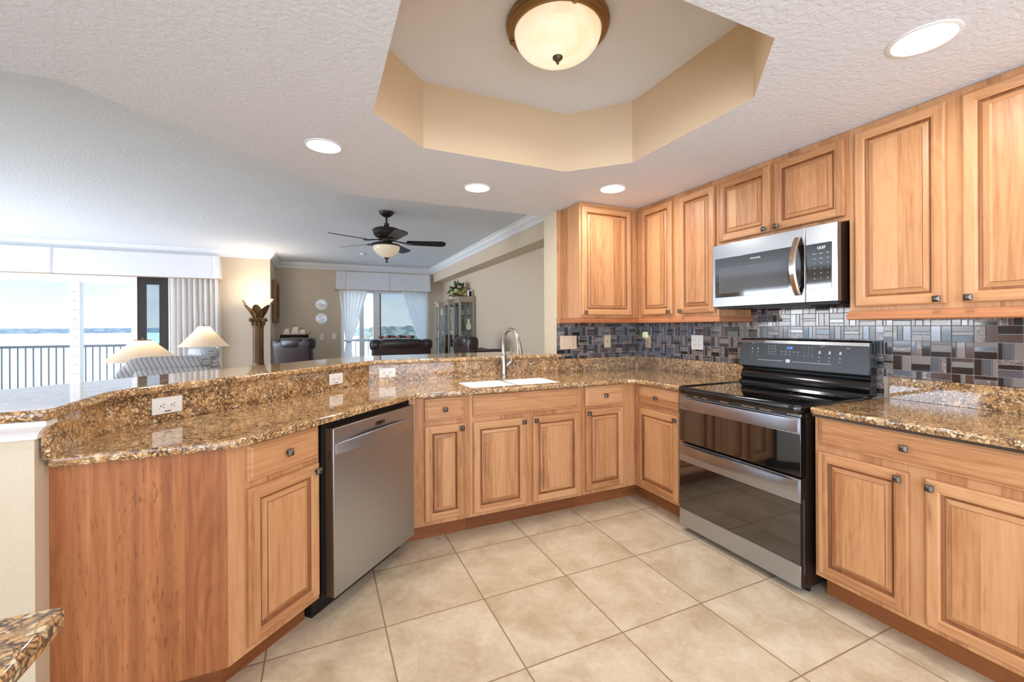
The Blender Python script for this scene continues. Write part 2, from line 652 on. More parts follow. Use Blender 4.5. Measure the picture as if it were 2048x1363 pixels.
    def build(s, name, mats, parent=None, loc=None, rot=0.0, angle=47, fix=True):
        me = bpy.data.meshes.new(name)
        if fix:
            bmesh.ops.recalc_face_normals(s.bm, faces=s.bm.faces[:])
        lim = radians(angle)
        for e in s.bm.edges:
            if len(e.link_faces) != 2 or e.calc_face_angle(0.0) > lim:
                e.smooth = False
        s.bm.to_mesh(me)
        s.bm.free()
        for mm in (mats if isinstance(mats, (list, tuple)) else [mats]):
            me.materials.append(MAT[mm])
        o = bpy.data.objects.new(name, me)
        COL.objects.link(o)
        if parent:
            o.parent = parent
        if loc:
            o.location = loc
        o.rotation_euler = (0, 0, rot)
        return o


def offset_poly(pts, d):
    """inset a polygon by d (towards its inside)"""
    if d == 0:
        return list(pts)
    n = len(pts)
    area = sum(pts[i][0] * pts[(i + 1) % n][1] - pts[(i + 1) % n][0] * pts[i][1] for i in range(n))
    sg = 1 if area > 0 else -1
    out = []
    for i in range(n):
        p = Vector(pts[i]); a = Vector(pts[i - 1]); c = Vector(pts[(i + 1) % n])
        d0 = (p - a).normalized(); d1 = (c - p).normalized()
        n0 = Vector((-d0.y, d0.x)) * sg; n1 = Vector((-d1.y, d1.x)) * sg
        b = n0 + n1
        b = b / max(b.dot(n0), 0.3)
        out.append((p.x + b.x * d, p.y + b.y * d))
    return out


def round_poly(pts, radii, seg=6):
    out = []
    n = len(pts)
    for i in range(n):
        r = radii.get(i, 0) if isinstance(radii, dict) else radii
        p = Vector(pts[i])
        if r <= 0:
            out.append((p.x, p.y))
            continue
        a = Vector(pts[i - 1]); c = Vector(pts[(i + 1) % n])
        d0 = (a - p).normalized(); d1 = (c - p).normalized()
        ang = d0.angle(d1)
        t = r / math.tan(ang / 2)
        cen = p + (d0 + d1).normalized() * (r / sin(ang / 2))
        s0 = p + d0 * t - cen
        s1 = p + d1 * t - cen
        tot = s0.angle_signed(s1)
        for k in range(seg + 1):
            al = -tot * k / seg
            v = Vector((s0.x * cos(al) - s0.y * sin(al), s0.x * sin(al) + s0.y * cos(al)))
            out.append((cen.x + v.x, cen.y + v.y))
    return out


def tag(o, label=None, cat=None, group=None, kind=None):
    if label:
        o['label'] = label
    if cat:
        o['category'] = cat
    if group:
        o['group'] = group
    if kind:
        o['kind'] = kind
    return o


def thing(name, label, cat, loc=(0, 0, 0), rot=0.0, group=None):
    o = bpy.data.objects.new(name, None)
    o.empty_display_size = 0.1
    COL.objects.link(o)
    o.location = loc
    o.rotation_euler = (0, 0, rot)
    return tag(o, label, cat, group)


def struct(o):
    o['kind'] = 'structure'
    return o


def copy_tree(o, parent=None):
    c = o.copy()
    COL.objects.link(c)
    c.parent = parent
    for ch in list(o.children):
        copy_tree(ch, c)
    return c


def lamp_light(name, kind, energy, parent, loc, col=(1, 0.95, 0.88), size=0.1, rot=(0, 0, 0), spread=None):
    l = bpy.data.lights.new(name, kind)
    l.energy = energy
    l.color = col
    if kind == 'AREA':
        l.shape = 'DISK'
        l.size = size
        if spread:
            l.spread = spread
    else:
        l.shadow_soft_size = size
    o = bpy.data.objects.new(name, l)
    COL.objects.link(o)
    o.parent = parent
    o.location = loc
    o.rotation_euler = rot
    return o


# ------------------------------------------------------------------ the room
KC, LC = 2.286, 2.653          # kitchen ceiling, living / tray ceiling
XW, YW = 2.764, 3.147          # range wall, sink wall
RW, BK = 2.66, 2.40            # living right wall, bulkhead face
YN, YF = 8.80, 9.85            # terrace wall, far wall
XJ = -0.81                     # jog wall

mb = MB(); mb.box(-6.2, -2.8, -0.1, 2.95, 10.0, 0.0)
struct(mb.build('floor', 'floor_tile'))

mb = MB(); mb.prism([(-6.2, -2.8), (2.95, -2.8), (2.95, 10.0), (XJ - 0.15, 10.0), (XJ - 0.15, YN + 0.15), (-6.2, YN + 0.15)], LC, LC + 0.1)
struct(mb.build('ceiling', 'ceiling_white'))

tray = [(0.228, 1.262), (0.528, 0.962), (1.428, 0.962), (1.722, 1.256), (1.722, 2.043), (1.430, 2.335), (0.524, 2.335), (0.228, 2.045)]
kit = [(XW, -2.7), (XW, 3.35), (0.19, 3.37), (-0.93, 2.275), (-3.6, 2.275), (-3.6, -2.7)]
mb = MB()
mb.prism(kit, KC, LC, 0, holes=[tray], hole_m=1, top=False)
struct(mb.build('ceiling_kitchen', ['ceiling_white', 'tray_beige'], fix=False))

mb = MB(); mb.box(XW, -2.8, 0, XW + 0.12, YW + 0.2, LC)
struct(mb.build('wall_right', 'wall_cream'))
mb = MB(); mb.box(1.827, YW, 0, XW + 0.1, 3.35, LC)
struct(mb.build('wall_back', 'wall_cream'))
mb = MB(); mb.box(RW, 3.35, 0, XW + 0.12, 9.9, LC)
struct(mb.build('wall_living_right', 'wall_beige'))
mb = MB(); mb.box(BK, 3.35, 2.335, RW + 0.02, 9.87, LC)
struct(mb.build('trim_1', 'wall_beige'))          # bulkhead along the living room wall


def wall_y(name, x0, x1, y0, y1, op, mat):
    """a wall along X with one opening (x0,x1,z0,z1)"""
    m_ = MB()
    m_.box(x0, y0, 0, op[0], y1, LC)
    m_.box(op[1], y0, 0, x1, y1, LC)
    m_.box(op[0], y0, op[3], op[1], y1, LC)
    if op[2] > 0:
        m_.box(op[0], y0, 0, op[1], y1, op[2])
    return struct(m_.build(name, mat))


wall_y('wall_terrace', -6.2, XJ, YN, YN + 0.15, (-5.3, -2.24, 0, 2.17), 'wall_beige')
mb = MB(); mb.box(XJ - 0.15, YN + 0.15, 0, XJ, YF + 0.15, LC)
struct(mb.build('wall_jog', 'wall_beige'))
wall_y('wall_far', XJ, 2.8, YF, YF + 0.15, (0.418, 2.316, 0, 2.12), 'wall_beige')
wall_y('wall_rear', -6.2, 2.95, -2.75, -2.6, (-5.6, 2.6, 0.0, 2.25), 'wall_beige')  # unseen wall; wide opening added to let the boosted sky fill the kitchen
mb = MB()
for a, b_, z0, z1 in ((-2.8, 3.8, 0, LC), (8.3, 10.0, 0, LC), (3.8, 8.3, 2.3, LC)):
    mb.box(-6.2, a, z0, -6.05, b_, z1)
struct(mb.build('wall_left', 'wall_beige'))  # unseen wall; opening added and sized to light the living room

# crown mouldings (white)
def crown(d=0.10, h=0.115):
    z = LC
    return [(0, z - h), (0.012, z - h), (0.016, z - h + 0.02), (0.035, z - h + 0.04), (0.06, z - 0.055), (d - 0.025, z - 0.03), (d - 0.02, z - 0.018), (d, z - 0.014), (d, z), (0, z)]


mb = MB()
mb.sweep(crown(), [(-6.05, YN), (XJ, YN), (XJ, YF), (BK, YF), (BK, 3.37)])
struct(mb.build('trim_2', 'trim_white'))
mb = MB()
for p in ([(-2.22, YN), (XJ, YN), (XJ, YF), (0.40, YF)], [(2.33, YF), (RW, YF), (RW, 3.35)]):
    mb.sweep([(0, 0), (0.014, 0), (0.014, 0.11), (0.006, 0.125), (0, 0.125)], p)
struct(mb.build('baseboard_living', 'trim_white'))

# half wall of the peninsula
hw = [(-0.757, 1.70), (-0.757, 2.085), (0.305, 3.149), (1.827, 3.149), (1.827, 3.27), (0.25, 3.27), (-0.93, 2.09), (-0.98, 1.98), (-1.5, 1.98), (-1.5, 1.70)]
mb = MB(); mb.prism(hw, 0, 1.0385)
struct(mb.build('wall_peninsula', 'wall_cream'))
mb = MB()
mb.sweep([(0, 0.982), (0.008, 0.982), (0.012, 0.994), (0.02, 1.005), (0.034, 1.017), (0.038, 1.022), (0.044, 1.024), (0.044, 1.039), (0, 1.039)],
         [(-1.5, 1.70), (-0.757, 1.70), (-0.757, 1.714)])
struct(mb.build('trim_3', 'trim_white'))

# ------------------------------------------------------------------ cabinets
WM = ['wood_vertical', 'wood_horizontal', 'wood_toe', 'wood_sapele', 'wood_glaze', 'wood_rail']


def rect(x0, z0, x1, z1, i, y):
    return [(x0 + i, y, z0 + i), (x1 - i, y, z0 + i), (x1 - i, y, z1 - i), (x0 + i, y, z1 - i)]


def door_mesh(x0, z0, x1, z1, fw=0.05):
    m_ = MB()
    V, H = 0, 1
    side = [H, V, H, V]
    m_.rings([rect(x0, z0, x1, z1, i, y) for i, y in ((0, -0.001), (0, -0.014), (0.003, -0.018), (0.008, -0.020))], mats=side, cap0=True, cap1=False)
    i0, i1 = 0.008, fw - 0.012
    y = -0.020
    m_.poly([(x0 + i0, y, z0 + i0), (x0 + i1, y, z0 + i0), (x0 + i1, y, z1 - i0), (x0 + i0, y, z1 - i0)], V)
    m_.poly([(x1 - i1, y, z0 + i0), (x1 - i0, y, z0 + i0), (x1 - i0, y, z1 - i0), (x1 - i1, y, z1 - i0)], V)
    for za, zb in ((z0 + i0, z0 + i1), (z1 - i1, z1 - i0)):
        m_.poly([(x0 + i1, y, za), (x1 - i1, y, za), (x1 - i1, y, zb), (x0 + i1, y, zb)], H)
    m_.rings([rect(x0, z0, x1, z1, i, yy) for i, yy in ((fw - 0.012, -0.020), (fw - 0.008, -0.0175), (fw - 0.004, -0.017))], mats=side, cap0=False, cap1=False)
    m_.rings([rect(x0, z0, x1, z1, i, yy) for i, yy in ((fw - 0.004, -0.017), (fw, -0.0105), (fw + 0.004, -0.0080), (fw + 0.008, -0.0080))], m=4, cap0=False, cap1=False)
    m_.rings([rect(x0, z0, x1, z1, i, yy) for i, yy in ((fw + 0.008, -0.0080), (fw + 0.026, -0.0145))], mats=side, cap0=False, cap1=False)
    m_.rings([rect(x0, z0, x1, z1, i, yy) for i, yy in ((fw + 0.026, -0.0145), (fw + 0.0275, -0.0178))], m=4, cap0=False, cap1=False)
    m_.rings([rect(x0, z0, x1, z1, i, yy) for i, yy in ((fw + 0.0275, -0.0178), (fw + 0.032, -0.0185))], m=V, cap0=False, cap1=True)
    return m_


def drawer_mesh(x0, z0, x1, z1):
    m_ = MB()
    m_.rings([rect(x0, z0, x1, z1, i, y) for i, y in ((0, -0.001), (0, -0.011), (0.003, -0.0145), (0.010, -0.0150), (0.014, -0.0185), (0.018, -0.020))], m=1, cap0=True, cap1=True)
    return m_


def knob(parent, x, z):
    m_ = MB()
    m_.box(x - 0.006, -0.036, z - 0.006, x + 0.006, -0.0195, z + 0.006, 0)
    h = 0.0135
    m_.rings([[(x + sx * h * k, y, z + sz * h * k) for sx, sz in ((-1, -1), (1, -1), (1, 1), (-1, 1))] for k, y in ((1, -0.034), (1, -0.040), (0.86, -0.042), (0.32, -0.047))], smooth=False)
    return m_.build('knob', 'pewter', parent)


def cabinet(name, label, loc, rot, w, z0, z1, depth, doors=(), drawers=(), toe=True, group=None, side_x=None, side_mat=0, extra=None, door_names='door', toe_x=(0.0, 0.0)):
    """local frame: x along the face, y into the cabinet, z up; doors/drawers: (x0, z0, x1, z1, knob x, knob z)"""
    t_ = thing(name, label, 'cabinet', loc, rot, group)
    m_ = MB()
    m_.box(0, 0, z0, w, 0.02, z1, 0, 0.001)
    m_.box(0, 0.02, z0, 0.012, depth, z1); m_.box(w - 0.012, 0.02, z0, w, depth, z1)
    m_.box(0.012, 0.02, z0, w - 0.012, depth, z0 + 0.018); m_.box(0.012, depth - 0.012, z0 + 0.018, w - 0.012, depth, z1)
    if not toe:
        m_.box(0.018, 0.02, z1 - 0.018, w - 0.018, depth - 0.012, z1)
    m_.build('carcass', WM, t_)
    if toe:
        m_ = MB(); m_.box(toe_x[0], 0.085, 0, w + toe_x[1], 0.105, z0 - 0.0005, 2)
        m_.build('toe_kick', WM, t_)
    for d in drawers:
        o = drawer_mesh(*d[:4]).build('drawer_front' if len(d) > 4 else 'false_front', WM, t_, angle=14)
        if len(d) > 4:
            knob(o, d[4], d[5])
    for d in doors:
        o = door_mesh(*d[:4]).build('door', WM, t_, angle=14)
        knob(o, d[4], d[5])
    return t_


Z0, Z1 = 0.114, 0.882
# angled cabinet beside the dishwasher, with the sapele end panel
AX, AY = -0.296, 1.772
t45 = cabinet('base_cabinet', 'angled oak-toned base cabinet left of the dishwasher with wide dark end panel', (AX, AY, 0), pi / 4, 0.408, Z0, Z1, 0.30,
              doors=[(0.066, 0.139, 0.396, 0.714, 0.375, 0.686)], drawers=[(0.066, 0.738, 0.396, 0.874, 0.231, 0.806)], toe_x=(0.035, 0.0))
# end panel lies along world X: as a child of the 45-degree root
inv = Matrix.Translation((AX, AY, 0)) @ Matrix.Rotation(pi / 4, 4, 'Z')
inv = inv.inverted()
m_ = MB(); m_.box(-0.7565, AY, Z0, AX - 0.001, AY + 0.02, Z1)
o = m_.build('end_panel', 'wood_sapele')
o.parent = t45; o.matrix_local = inv
o['label'] = 'reddish brown veneer end panel'
m_ = MB(); m_.box(-0.752, AY + 0.085, 0, -0.331, AY + 0.10, Z0)
o = m_.build('toe_kick', 'wood_toe'); o.parent = t45; o.matrix_local = inv
m_ = MB(); m_.prism([(-0.752, AY + 0.021), (AX - 0.01, AY + 0.021), (AX - 0.21, AY + 0.22), (-0.70, 2.08), (-0.73, 2.08)], Z0, Z1)
o = m_.build('carcass_back', 'wood_vertical'); o.parent = t45; o.matrix_local = inv

SY = 2.537
cabinet('base_cabinet', 'narrow base cabinet between the dishwasher and the sink cabinet', (0.475, SY, 0), 0, 0.375, Z0, Z1, 0.59,
        doors=[(0.091, 0.142, 0.336, 0.709, 0.318, 0.682)], drawers=[(0.093, 0.737, 0.335, 0.874, 0.213, 0.806)])
cabinet('base_cabinet', 'sink base cabinet with two doors under a wide blank front', (0.851, SY, 0), 0, 0.822, Z0, Z1, 0.59,
        doors=[(0.019, 0.137, 0.384, 0.706, 0.365, 0.680), (0.434, 0.137, 0.803, 0.706, 0.453, 0.680)], drawers=[(0.018, 0.737, 0.793, 0.876)])
cabinet('base_cabinet', 'narrow base cabinet right of the sink, in the inside corner', (1.674, SY, 0), 0, 0.48, Z0, Z1, 0.59, toe_x=(0.0, 0.085),
        doors=[(0.030, 0.144, 0.357, 0.716, 0.050, 0.690)], drawers=[(0.029, 0.739, 0.357, 0.877, 0.193, 0.808)])
RX = 2.154
cabinet('base_cabinet', 'base cabinet between the inside corner and the left side of the range', (RX, SY - 0.001, 0), -pi / 2, 0.473, Z0, Z1, 0.60, toe_x=(-0.084, 0.0),
        doors=[(0.038, 0.137, 0.434, 0.706, 0.415, 0.678)], drawers=[(0.052, 0.730, 0.434, 0.868, 0.245, 0.800)])
cabinet('base_cabinet', 'wide two-door base cabinet right of the range', (RX, 1.262, 0), -pi / 2, 0.92, Z0, Z1, 0.60,
        doors=[(0.017, 0.137, 0.358, 0.709, 0.330, 0.680), (0.410, 0.137, 0.790, 0.705, 0.430, 0.676)], drawers=[(0.024, 0.741, 0.790, 0.874, 0.352, 0.808)])

# wall cabinets
UZ0, UZ1 = 1.37, KC - 0.002


def rail(parent, path, name='light_rail'):
    m_ = MB()
    m_.sweep([(0, 1.328), (0.004, 1.326), (0.012, 1.332), (0.012, 1.350), (0.006, 1.358), (0.006, 1.3695), (-0.02, 1.3695), (-0.02, 1.328)], path, 5)
    return m_.build(name, WM, parent)


UY, UX = 2.845, 2.445
t_ = cabinet('wall_cabinet', 'single-door wall cabinet on the sink wall, left of the corner', (1.868, UY, 0), 0, 0.577, UZ0, UZ1, 0.298, toe=False,
             doors=[(0.016, 1.392, 0.504, 2.252, 0.038, 1.412)])
rail(t_, [(0.0, 0.298), (0.0, 0.0), (0.577, 0.0)])
m_ = MB(); m_.box(-0.030, 0.285, 1.33, -0.0005, 0.298, UZ1, 0, 0.001)
m_.build('scribe_strip', WM, t_)
m_ = MB(); m_.box(0, -0.004, 2.262, 0.575, 0.0, UZ1, 1)
m_.build('top_strip', WM, t_)
t_ = cabinet('wall_cabinet', 'two-door wall cabinet between the corner and the microwave', (UX, UY - 0.001, 0), -pi / 2, 0.806, UZ0, UZ1, 0.316, toe=False,
             doors=[(0.062, 1.392, 0.400, 2.252, 0.374, 1.412), (0.470, 1.392, 0.782, 2.252, 0.492, 1.412)])
rail(t_, [(0.014, 0.0), (0.806, 0.0), (0.806, 0.316)])
t_ = cabinet('wall_cabinet', 'short two-door wall cabinet above the microwave', (UX, 2.037, 0), -pi / 2, 0.772, 1.832, UZ1, 0.316, toe=False,
             doors=[(0.012, 1.856, 0.365, 2.252, 0.338, 1.876), (0.392, 1.856, 0.757, 2.252, 0.414, 1.876)])
t_ = cabinet('wall_cabinet', 'tall two-door wall cabinet right of the microwave', (UX, 1.264, 0), -pi / 2, 0.88, UZ0, UZ1, 0.316, toe=False,
             doors=[(0.030, 1.392, 0.369, 2.252, 0.345, 1.412), (0.421, 1.392, 0.760, 2.252, 0.443, 1.412)])
rail(t_, [(0.0, 0.316), (0.0, 0.0), (0.88, 0.0)])

# ------------------------------------------------------------------ stone
sinkh = [(0.874, 2.572), (1.541, 2.572), (1.541, 2.885), (0.874, 2.885)]
sinkh = round_poly(sinkh, 0.03, 4)
top = [(-0.752, 1.735), (-0.262, 1.735), (0.498, 2.495), (2.112, 2.495), (2.112, 2.062), (2.762, 2.062), (2.762, 3.145), (0.303, 3.145), (-0.748, 2.085)]
top = round_poly(top, {0: 0.02, 1: 0.12, 2: 0.10, 3: 0.10}, 8)
ct = thing('countertop', 'long tan and brown granite countertop of the peninsula, sink and corner', 'countertop')
mb = MB(); mb.prism(top, 0.884, 0.914, 0, holes=[sinkh], edge=0.006)
mb.build('slab', 'granite', ct)
mb = MB()
mb.sweep([(0.0, 0.9145), (0.02, 0.9145), (0.02, 1.0385), (0.0, 1.0385)], [(-0.750, 1.716), (-0.750, 2.081), (0.305, 3.145), (1.845, 3.145)])
mb.build('riser', 'granite', ct)
mb = MB()
mb.sweep([(0.0, 0.9145), (0.02, 0.9145), (0.02, 1.026), (0.0, 1.026)], [(1.846, 3.145), (2.762, 3.145), (2.762, 2.062)])
mb.build('backsplash', 'granite', ct)

ct2 = thing('countertop', 'granite countertop right of the range', 'countertop')
mb = MB(); mb.prism(round_poly([(2.112, 0.30), (2.762, 0.30), (2.762, 1.264), (2.112, 1.264)], {3: 0.012}, 4), 0.884, 0.914, 0, edge=0.006)
mb.build('slab', 'granite', ct2)
mb = MB(); mb.box(2.120, 0.32, 0.872, 2.135, 1.255, 0.8845)
mb.build('build_up_strip', 'pewter', ct2)
mb = MB(); mb.box(2.742, 0.30, 0.9145, 2.762, 1.235, 1.026, 0, 0.001)
mb.build('backsplash', 'granite', ct2)

bar = [(-0.695, 1.640), (-0.700, 2.058), (0.330, 3.098), (1.866, 3.098), (1.866, 3.138), (1.820, 3.145), (1.820, 3.65), (0.26, 3.65), (-1.14, 2.25), (-1.6, 2.25), (-1.6, 1.640)]
bar = round_poly(bar, {0: 0.04, 1: 0.25, 2: 0.22, 3: 0.02, 7: 0.1, 8: 0.1}, 8)
mb = MB(); mb.prism(bar, 1.0405, 1.072, 0, edge=0.009)
tag(mb.build('bar_top', 'granite'), 'raised granite bar top along the peninsula, above the long countertop', 'bar top')

fg = thing('countertop', 'pale granite countertop corner nearest the camera', 'countertop')
mb = MB(); mb.prism(round_poly([(-0.324, 0.806), (-1.3, 0.806), (-1.3, 0.1), (-0.332, 0.1)], {0: 0.014}, 6), 0.884, 0.914, 0, edge=0.006)
mb.build('slab', 'granite', fg)
cabinet('base_cabinet', 'base cabinet under the granite corner nearest the camera', (-1.28, 0.76, 0), -pi / 2, 0.6, Z0, Z1, 0.55)

# ------------------------------------------------------------------ tile backsplash (real tiles, tilted a hair)
def tile_field(name, label, origin, ux, normal, w, rects, seed):
    rg = random.Random(seed)
    t_ = thing(name, label, 'backsplash')
    m_ = MB()
    B = 0.0765
    U = Vector(ux); N = Vector(normal); O = Vector(origin)

    def P(u, z, d):
        return O + U * u + Vector((0, 0, z)) + N * d
    for (u0, z0, u1, z1) in rects:
        m_.poly([P(u0, z0, 0.004), P(u1, z0, 0.004), P(u1, z1, 0.004), P(u0, z1, 0.004)], 5)
        nz0, nz1 = math.floor((z0 - 1.372) / B), math.ceil((z1 - 1.372) / B)
        for i in range(math.floor(u0 / B), math.ceil(u1 / B)):
            for j in range(nz0, nz1):
                widths = rg.choice([(0.45, 0.3, 0.25), (0.25, 0.3, 0.45), (0.42, 0.2, 0.38), (0.22, 0.4, 0.38), (0.36, 0.42, 0.22), (0.5, 0.5)])
                mats = rg.choice([(0, 2, 3), (2, 0, 3), (3, 0, 2), (0, 4, 1), (3, 2, 0), (1, 0, 2), (2, 3, 1), (0, 3, 4), (2, 1, 0), (4, 0, 2)])
                a = 0.0
                for wd, mt in zip(widths, mats):
                    g = 0.0013
                    if (i + j) % 2:
                        q = [i * B + a * B + g, j * B + 1.372 + g, i * B + (a + wd) * B - g, (j + 1) * B + 1.372 - g]
                    else:
                        q = [i * B + g, j * B + 1.372 + a * B + g, (i + 1) * B - g, j * B + 1.372 + (a + wd) * B - g]
                    a += wd
                    q = [max(q[0], u0), max(q[1], z0), min(q[2], u1), min(q[3], z1)]
                    if q[2] - q[0] < 0.003 or q[3] - q[1] < 0.003:
                        continue
                    tl = [0.0078 + rg.uniform(-1, 1) * 0.00012 for _ in range(3)]
                    tl.append(tl[0] + tl[2] - tl[1])
                    e = 0.0008
                    c4 = [(q[0], q[1]), (q[2], q[1]), (q[2], q[3]), (q[0], q[3])]
                    inn = [(q[0] + e, q[1] + e), (q[2] - e, q[1] + e), (q[2] - e, q[3] - e), (q[0] + e, q[3] - e)]
                    m_.rings([[P(u, z, 0.004) for u, z in c4], [P(u, z, d - 0.0009) for (u, z), d in zip(c4, tl)], [P(u, z, d) for (u, z), d in zip(inn, tl)]], mt, False, cap0=False)
    m_.build('mosaic_tiles', ['tile_black', 'tile_brown', 'tile_marble', 'tile_steel', 'tile_ash', 'grout'], t_)
    return t_


tile_field('tile_backsplash', 'brown mosaic tile backsplash on the short sink wall', (1.832, YW, 0), (1, 0, 0), (0, -1, 0), 0.93,
           [(0.0, 1.0265, 0.932, 1.3695)], 3)
tile_field('tile_backsplash', 'grey and black mosaic tile backsplash on the range wall', (XW, YW - 0.008, 0), (0, -1, 0), (-1, 0, 0), 2.8,
           [(0.0, 1.0265, 1.078, 1.3695), (1.078, 0.916, 1.872, 1.420), (1.872, 1.0265, 2.84, 1.3695)], 5)

# ------------------------------------------------------------------ sink and faucet
sk = thing('sink', 'white double-bowl sink set under the granite', 'sink', (1.2045, 2.72, 0.883))
for nm, x0, x1 in (('bowl', 0.876, 1.194), ('bowl', 1.210, 1.539)):
    m_ = MB()
    o0 = [(x0, 2.574), (x1, 2.574), (x1, 2.883), (x0, 2.883)]
    rr = lambda i: round_poly(offset_poly(o0, i), 0.03, 5)
    m_.rings([[(x - 1.2045, y - 2.72, z - 0.883) for x, y in rr(i)] for i, z in ((0.0, 0.9115), (0.004, 0.9115), (0.012, 0.76), (0.03, 0.735), (0.06, 0.728))], 0, True, cap0=False, cap1=True)
    m_.lathe([(0.04, 0.0), (0.038, 0.003), (0.012, 0.003)], ((x0 + x1) / 2 - 1.2045, 0, 0.729 - 0.883), 20, 1)
    m_.build(nm, ['white_ceramic', 'stainless'], sk)
m_ = MB(); m_.box(1.1935 - 1.2045, -0.146, -0.06, 1.2105 - 1.2045, 0.162, 0.020, 0, 0.004)
m_.build('divider', 'white_ceramic', sk)

fx, fy = 1.298, 3.04
fc = thing('faucet', 'brushed nickel gooseneck kitchen faucet behind the sink', 'faucet', (fx, fy, 0.914))
m_ = MB(); m_.lathe([(0.03, 0.0), (0.03, 0.008), (0.025, 0.014), (0.026, 0.05), (0.024, 0.10), (0.019, 0.15), (0.018, 0.165), (0.021, 0.168), (0.021, 0.176), (0.017, 0.18), (0.015, 0.185)], (0, 0, 0.0005), 20)
m_.build('body', 'nickel', fc)
m_ = MB()
pts = [(0, 0, 0.18), (0, 0, 0.24), (0, -0.004, 0.285)]
for k in range(9):
    a = pi * 0.95 - k * (pi * 0.86) / 8
    pts.append((0, -0.108 + 0.103 * -cos(a) * -1 if False else -0.105 - 0.1 * cos(a), 0.275 + 0.094 * sin(a)))
pts += [(0, -0.213, 0.27)]
m_.tube(pts, 0.0135, 12)
m_.build('spout', 'nickel', fc).rotation_euler = (0, 0, 0.14)
m_ = MB()
m_.tube([(0, -0.212, 0.275), (0, -0.216, 0.262), (0, -0.220, 0.25), (0, -0.226, 0.215), (0, -0.232, 0.185)], [0.0145, 0.0175, 0.0155, 0.020, 0.024], 16)
m_.build('spray_head', 'nickel', fc).rotation_euler = (0, 0, 0.14)
m_ = MB()
m_.tube([(0.012, 0, 0.075), (0.040, -0.002, 0.098), (0.062, -0.004, 0.118)], [0.018, 0.016, 0.013], 12)
m_.tube([(0.060, -0.004, 0.116), (0.064, -0.006, 0.15), (0.060, -0.008, 0.185), (0.066, -0.012, 0.215)], [0.010, 0.006, 0.008, 0.011], 10)
m_.build('lever_handle', 'nickel', fc)

# ------------------------------------------------------------------ dishwasher (45 degree run)
dw = thing('dishwasher', 'stainless steel dishwasher in the angled run of base cabinets', 'dishwasher', (AX, AY, 0), pi / 4)
m_ = MB(); m_.box(0.424, 0.0, 0.10, 1.078, 0.52, 0.868)
m_.build('tub', 'black_plastic', dw)
m_ = MB(); m_.box(0.424, 0.06, 0.0, 1.078, 0.5, 0.0995)
m_.build('toe_panel', 'black_plastic', dw)
m_ = MB()
m_.box(0.444, -0.046, 0.100, 1.070, -0.001, 0.852, 1, 0.002)
m_.box(0.4445, -0.050, 0.100, 1.0695, -0.0465, 0.852, 0, 0.0015)
for k in range(4):
    m_.box(0.4435, -0.035 + 0.004 * k, 0.71 - 0.002 * k, 0.4445, -0.033 + 0.004 * k, 0.75, 2)
dd = m_.build('door', ['stainless', 'door_side', 'slot_dark'], dw)
m_ = MB()
N = 16
loops = []
for k in range(N + 1):
    u = k / N
    x = 0.458 + u * 0.600
    out = 0.052 + 0.030 * sin(pi * u) ** 0.8
    h = 0.022 + 0.006 * sin(pi * u)
    loops.append([(x, -out + 0.012, 0.733), (x, -out, 0.735), (x, -out, 0.735 + 2 * h), (x, -out + 0.012, 0.737 + 2 * h)])
m_.rings(loops, 0, True)
m_.build('handle', 'stainless', dd)
m_ = MB(); m_.box(0.725, -0.0515, 0.805, 0.805, -0.0495, 0.825, 0, 0.001)
m_.build('display', 'black_glass', dd)

# ------------------------------------------------------------------ range
RGX, RGY = 2.10, 2.056
rg = thing('range', 'stainless and black double-oven electric range', 'range', (RGX, RGY, 0), -pi / 2)
w = 0.762
m_ = MB(); m_.box(0.002, 0.046, 0.03, w - 0.002, 0.645, 0.896)
m_.build('body', 'dark_body', rg)
for x in (0.05, w - 0.05):
    for y in (0.10, 0.58):
        m_ = MB(); m_.lathe([(0.018, 0), (0.018, 0.0295)], (x, y, 0.0), 12)
        m_.build('foot', 'black_plastic', rg)
m_ = MB(); m_.box(0.01, 0.07, 0.003, w - 0.01, 0.085, 0.0295)
m_.build('toe_panel', 'black_plastic', rg)
# cooktop
m_ = MB()
ctp = round_poly([(-0.004, -0.030), (w + 0.004, -0.030), (w + 0.004, 0.60), (-0.004, 0.60)], {0: 0.05, 1: 0.05}, 6)
m_.rings([[(x, y, z) for x, y in offset_poly(ctp, d)] for d, z in ((0.018, 0.872), (0.008, 0.874), (0.002, 0.884), (0.0, 0.902), (0.003, 0.914), (0.009, 0.9195), (0.018, 0.9195), (0.026, 0.913))], 0, True, cap0=True, cap1=False)
m_.poly([(x, y, 0.913) for x, y in offset_poly(ctp, 0.026)], 1)
ck = m_.build('cooktop', ['black_enamel', 'black_glass'], rg)
for bx, by, br in ((0.2, 0.14, 0.115), (0.56, 0.14, 0.09), (0.2, 0.42, 0.08), (0.56, 0.42, 0.10)):
    m_ = MB()
    for r0 in (br, br * 0.6):
        ring = [[((r0 + d) * cos(2 * pi * k / 40) + bx, (r0 + d) * sin(2 * pi * k / 40) + by, 0.9133) for k in range(40)] for d in (0, 0.0015)]
        m_.rings(ring, 0, False, cap0=False, cap1=False)
    m_.build('burner_ring', 'slate_panel', ck)
# vent strip with slots above the upper door
m_ = MB(); m_.box(0.004, 0.006, 0.858, w - 0.004, 0.05, 0.8715, 0, 0.001)
for x0, x1 in ((0.06, 0.11), (0.15, 0.17), (0.21, 0.30), (0.36, 0.44), (0.52, 0.545), (0.61, 0.69)):
    m_.box(x0, 0.0052, 0.8605, x1, 0.0065, 0.8675, 1)
m_.build('vent_strip', ['stainless_bright', 'slot_dark'], rg)


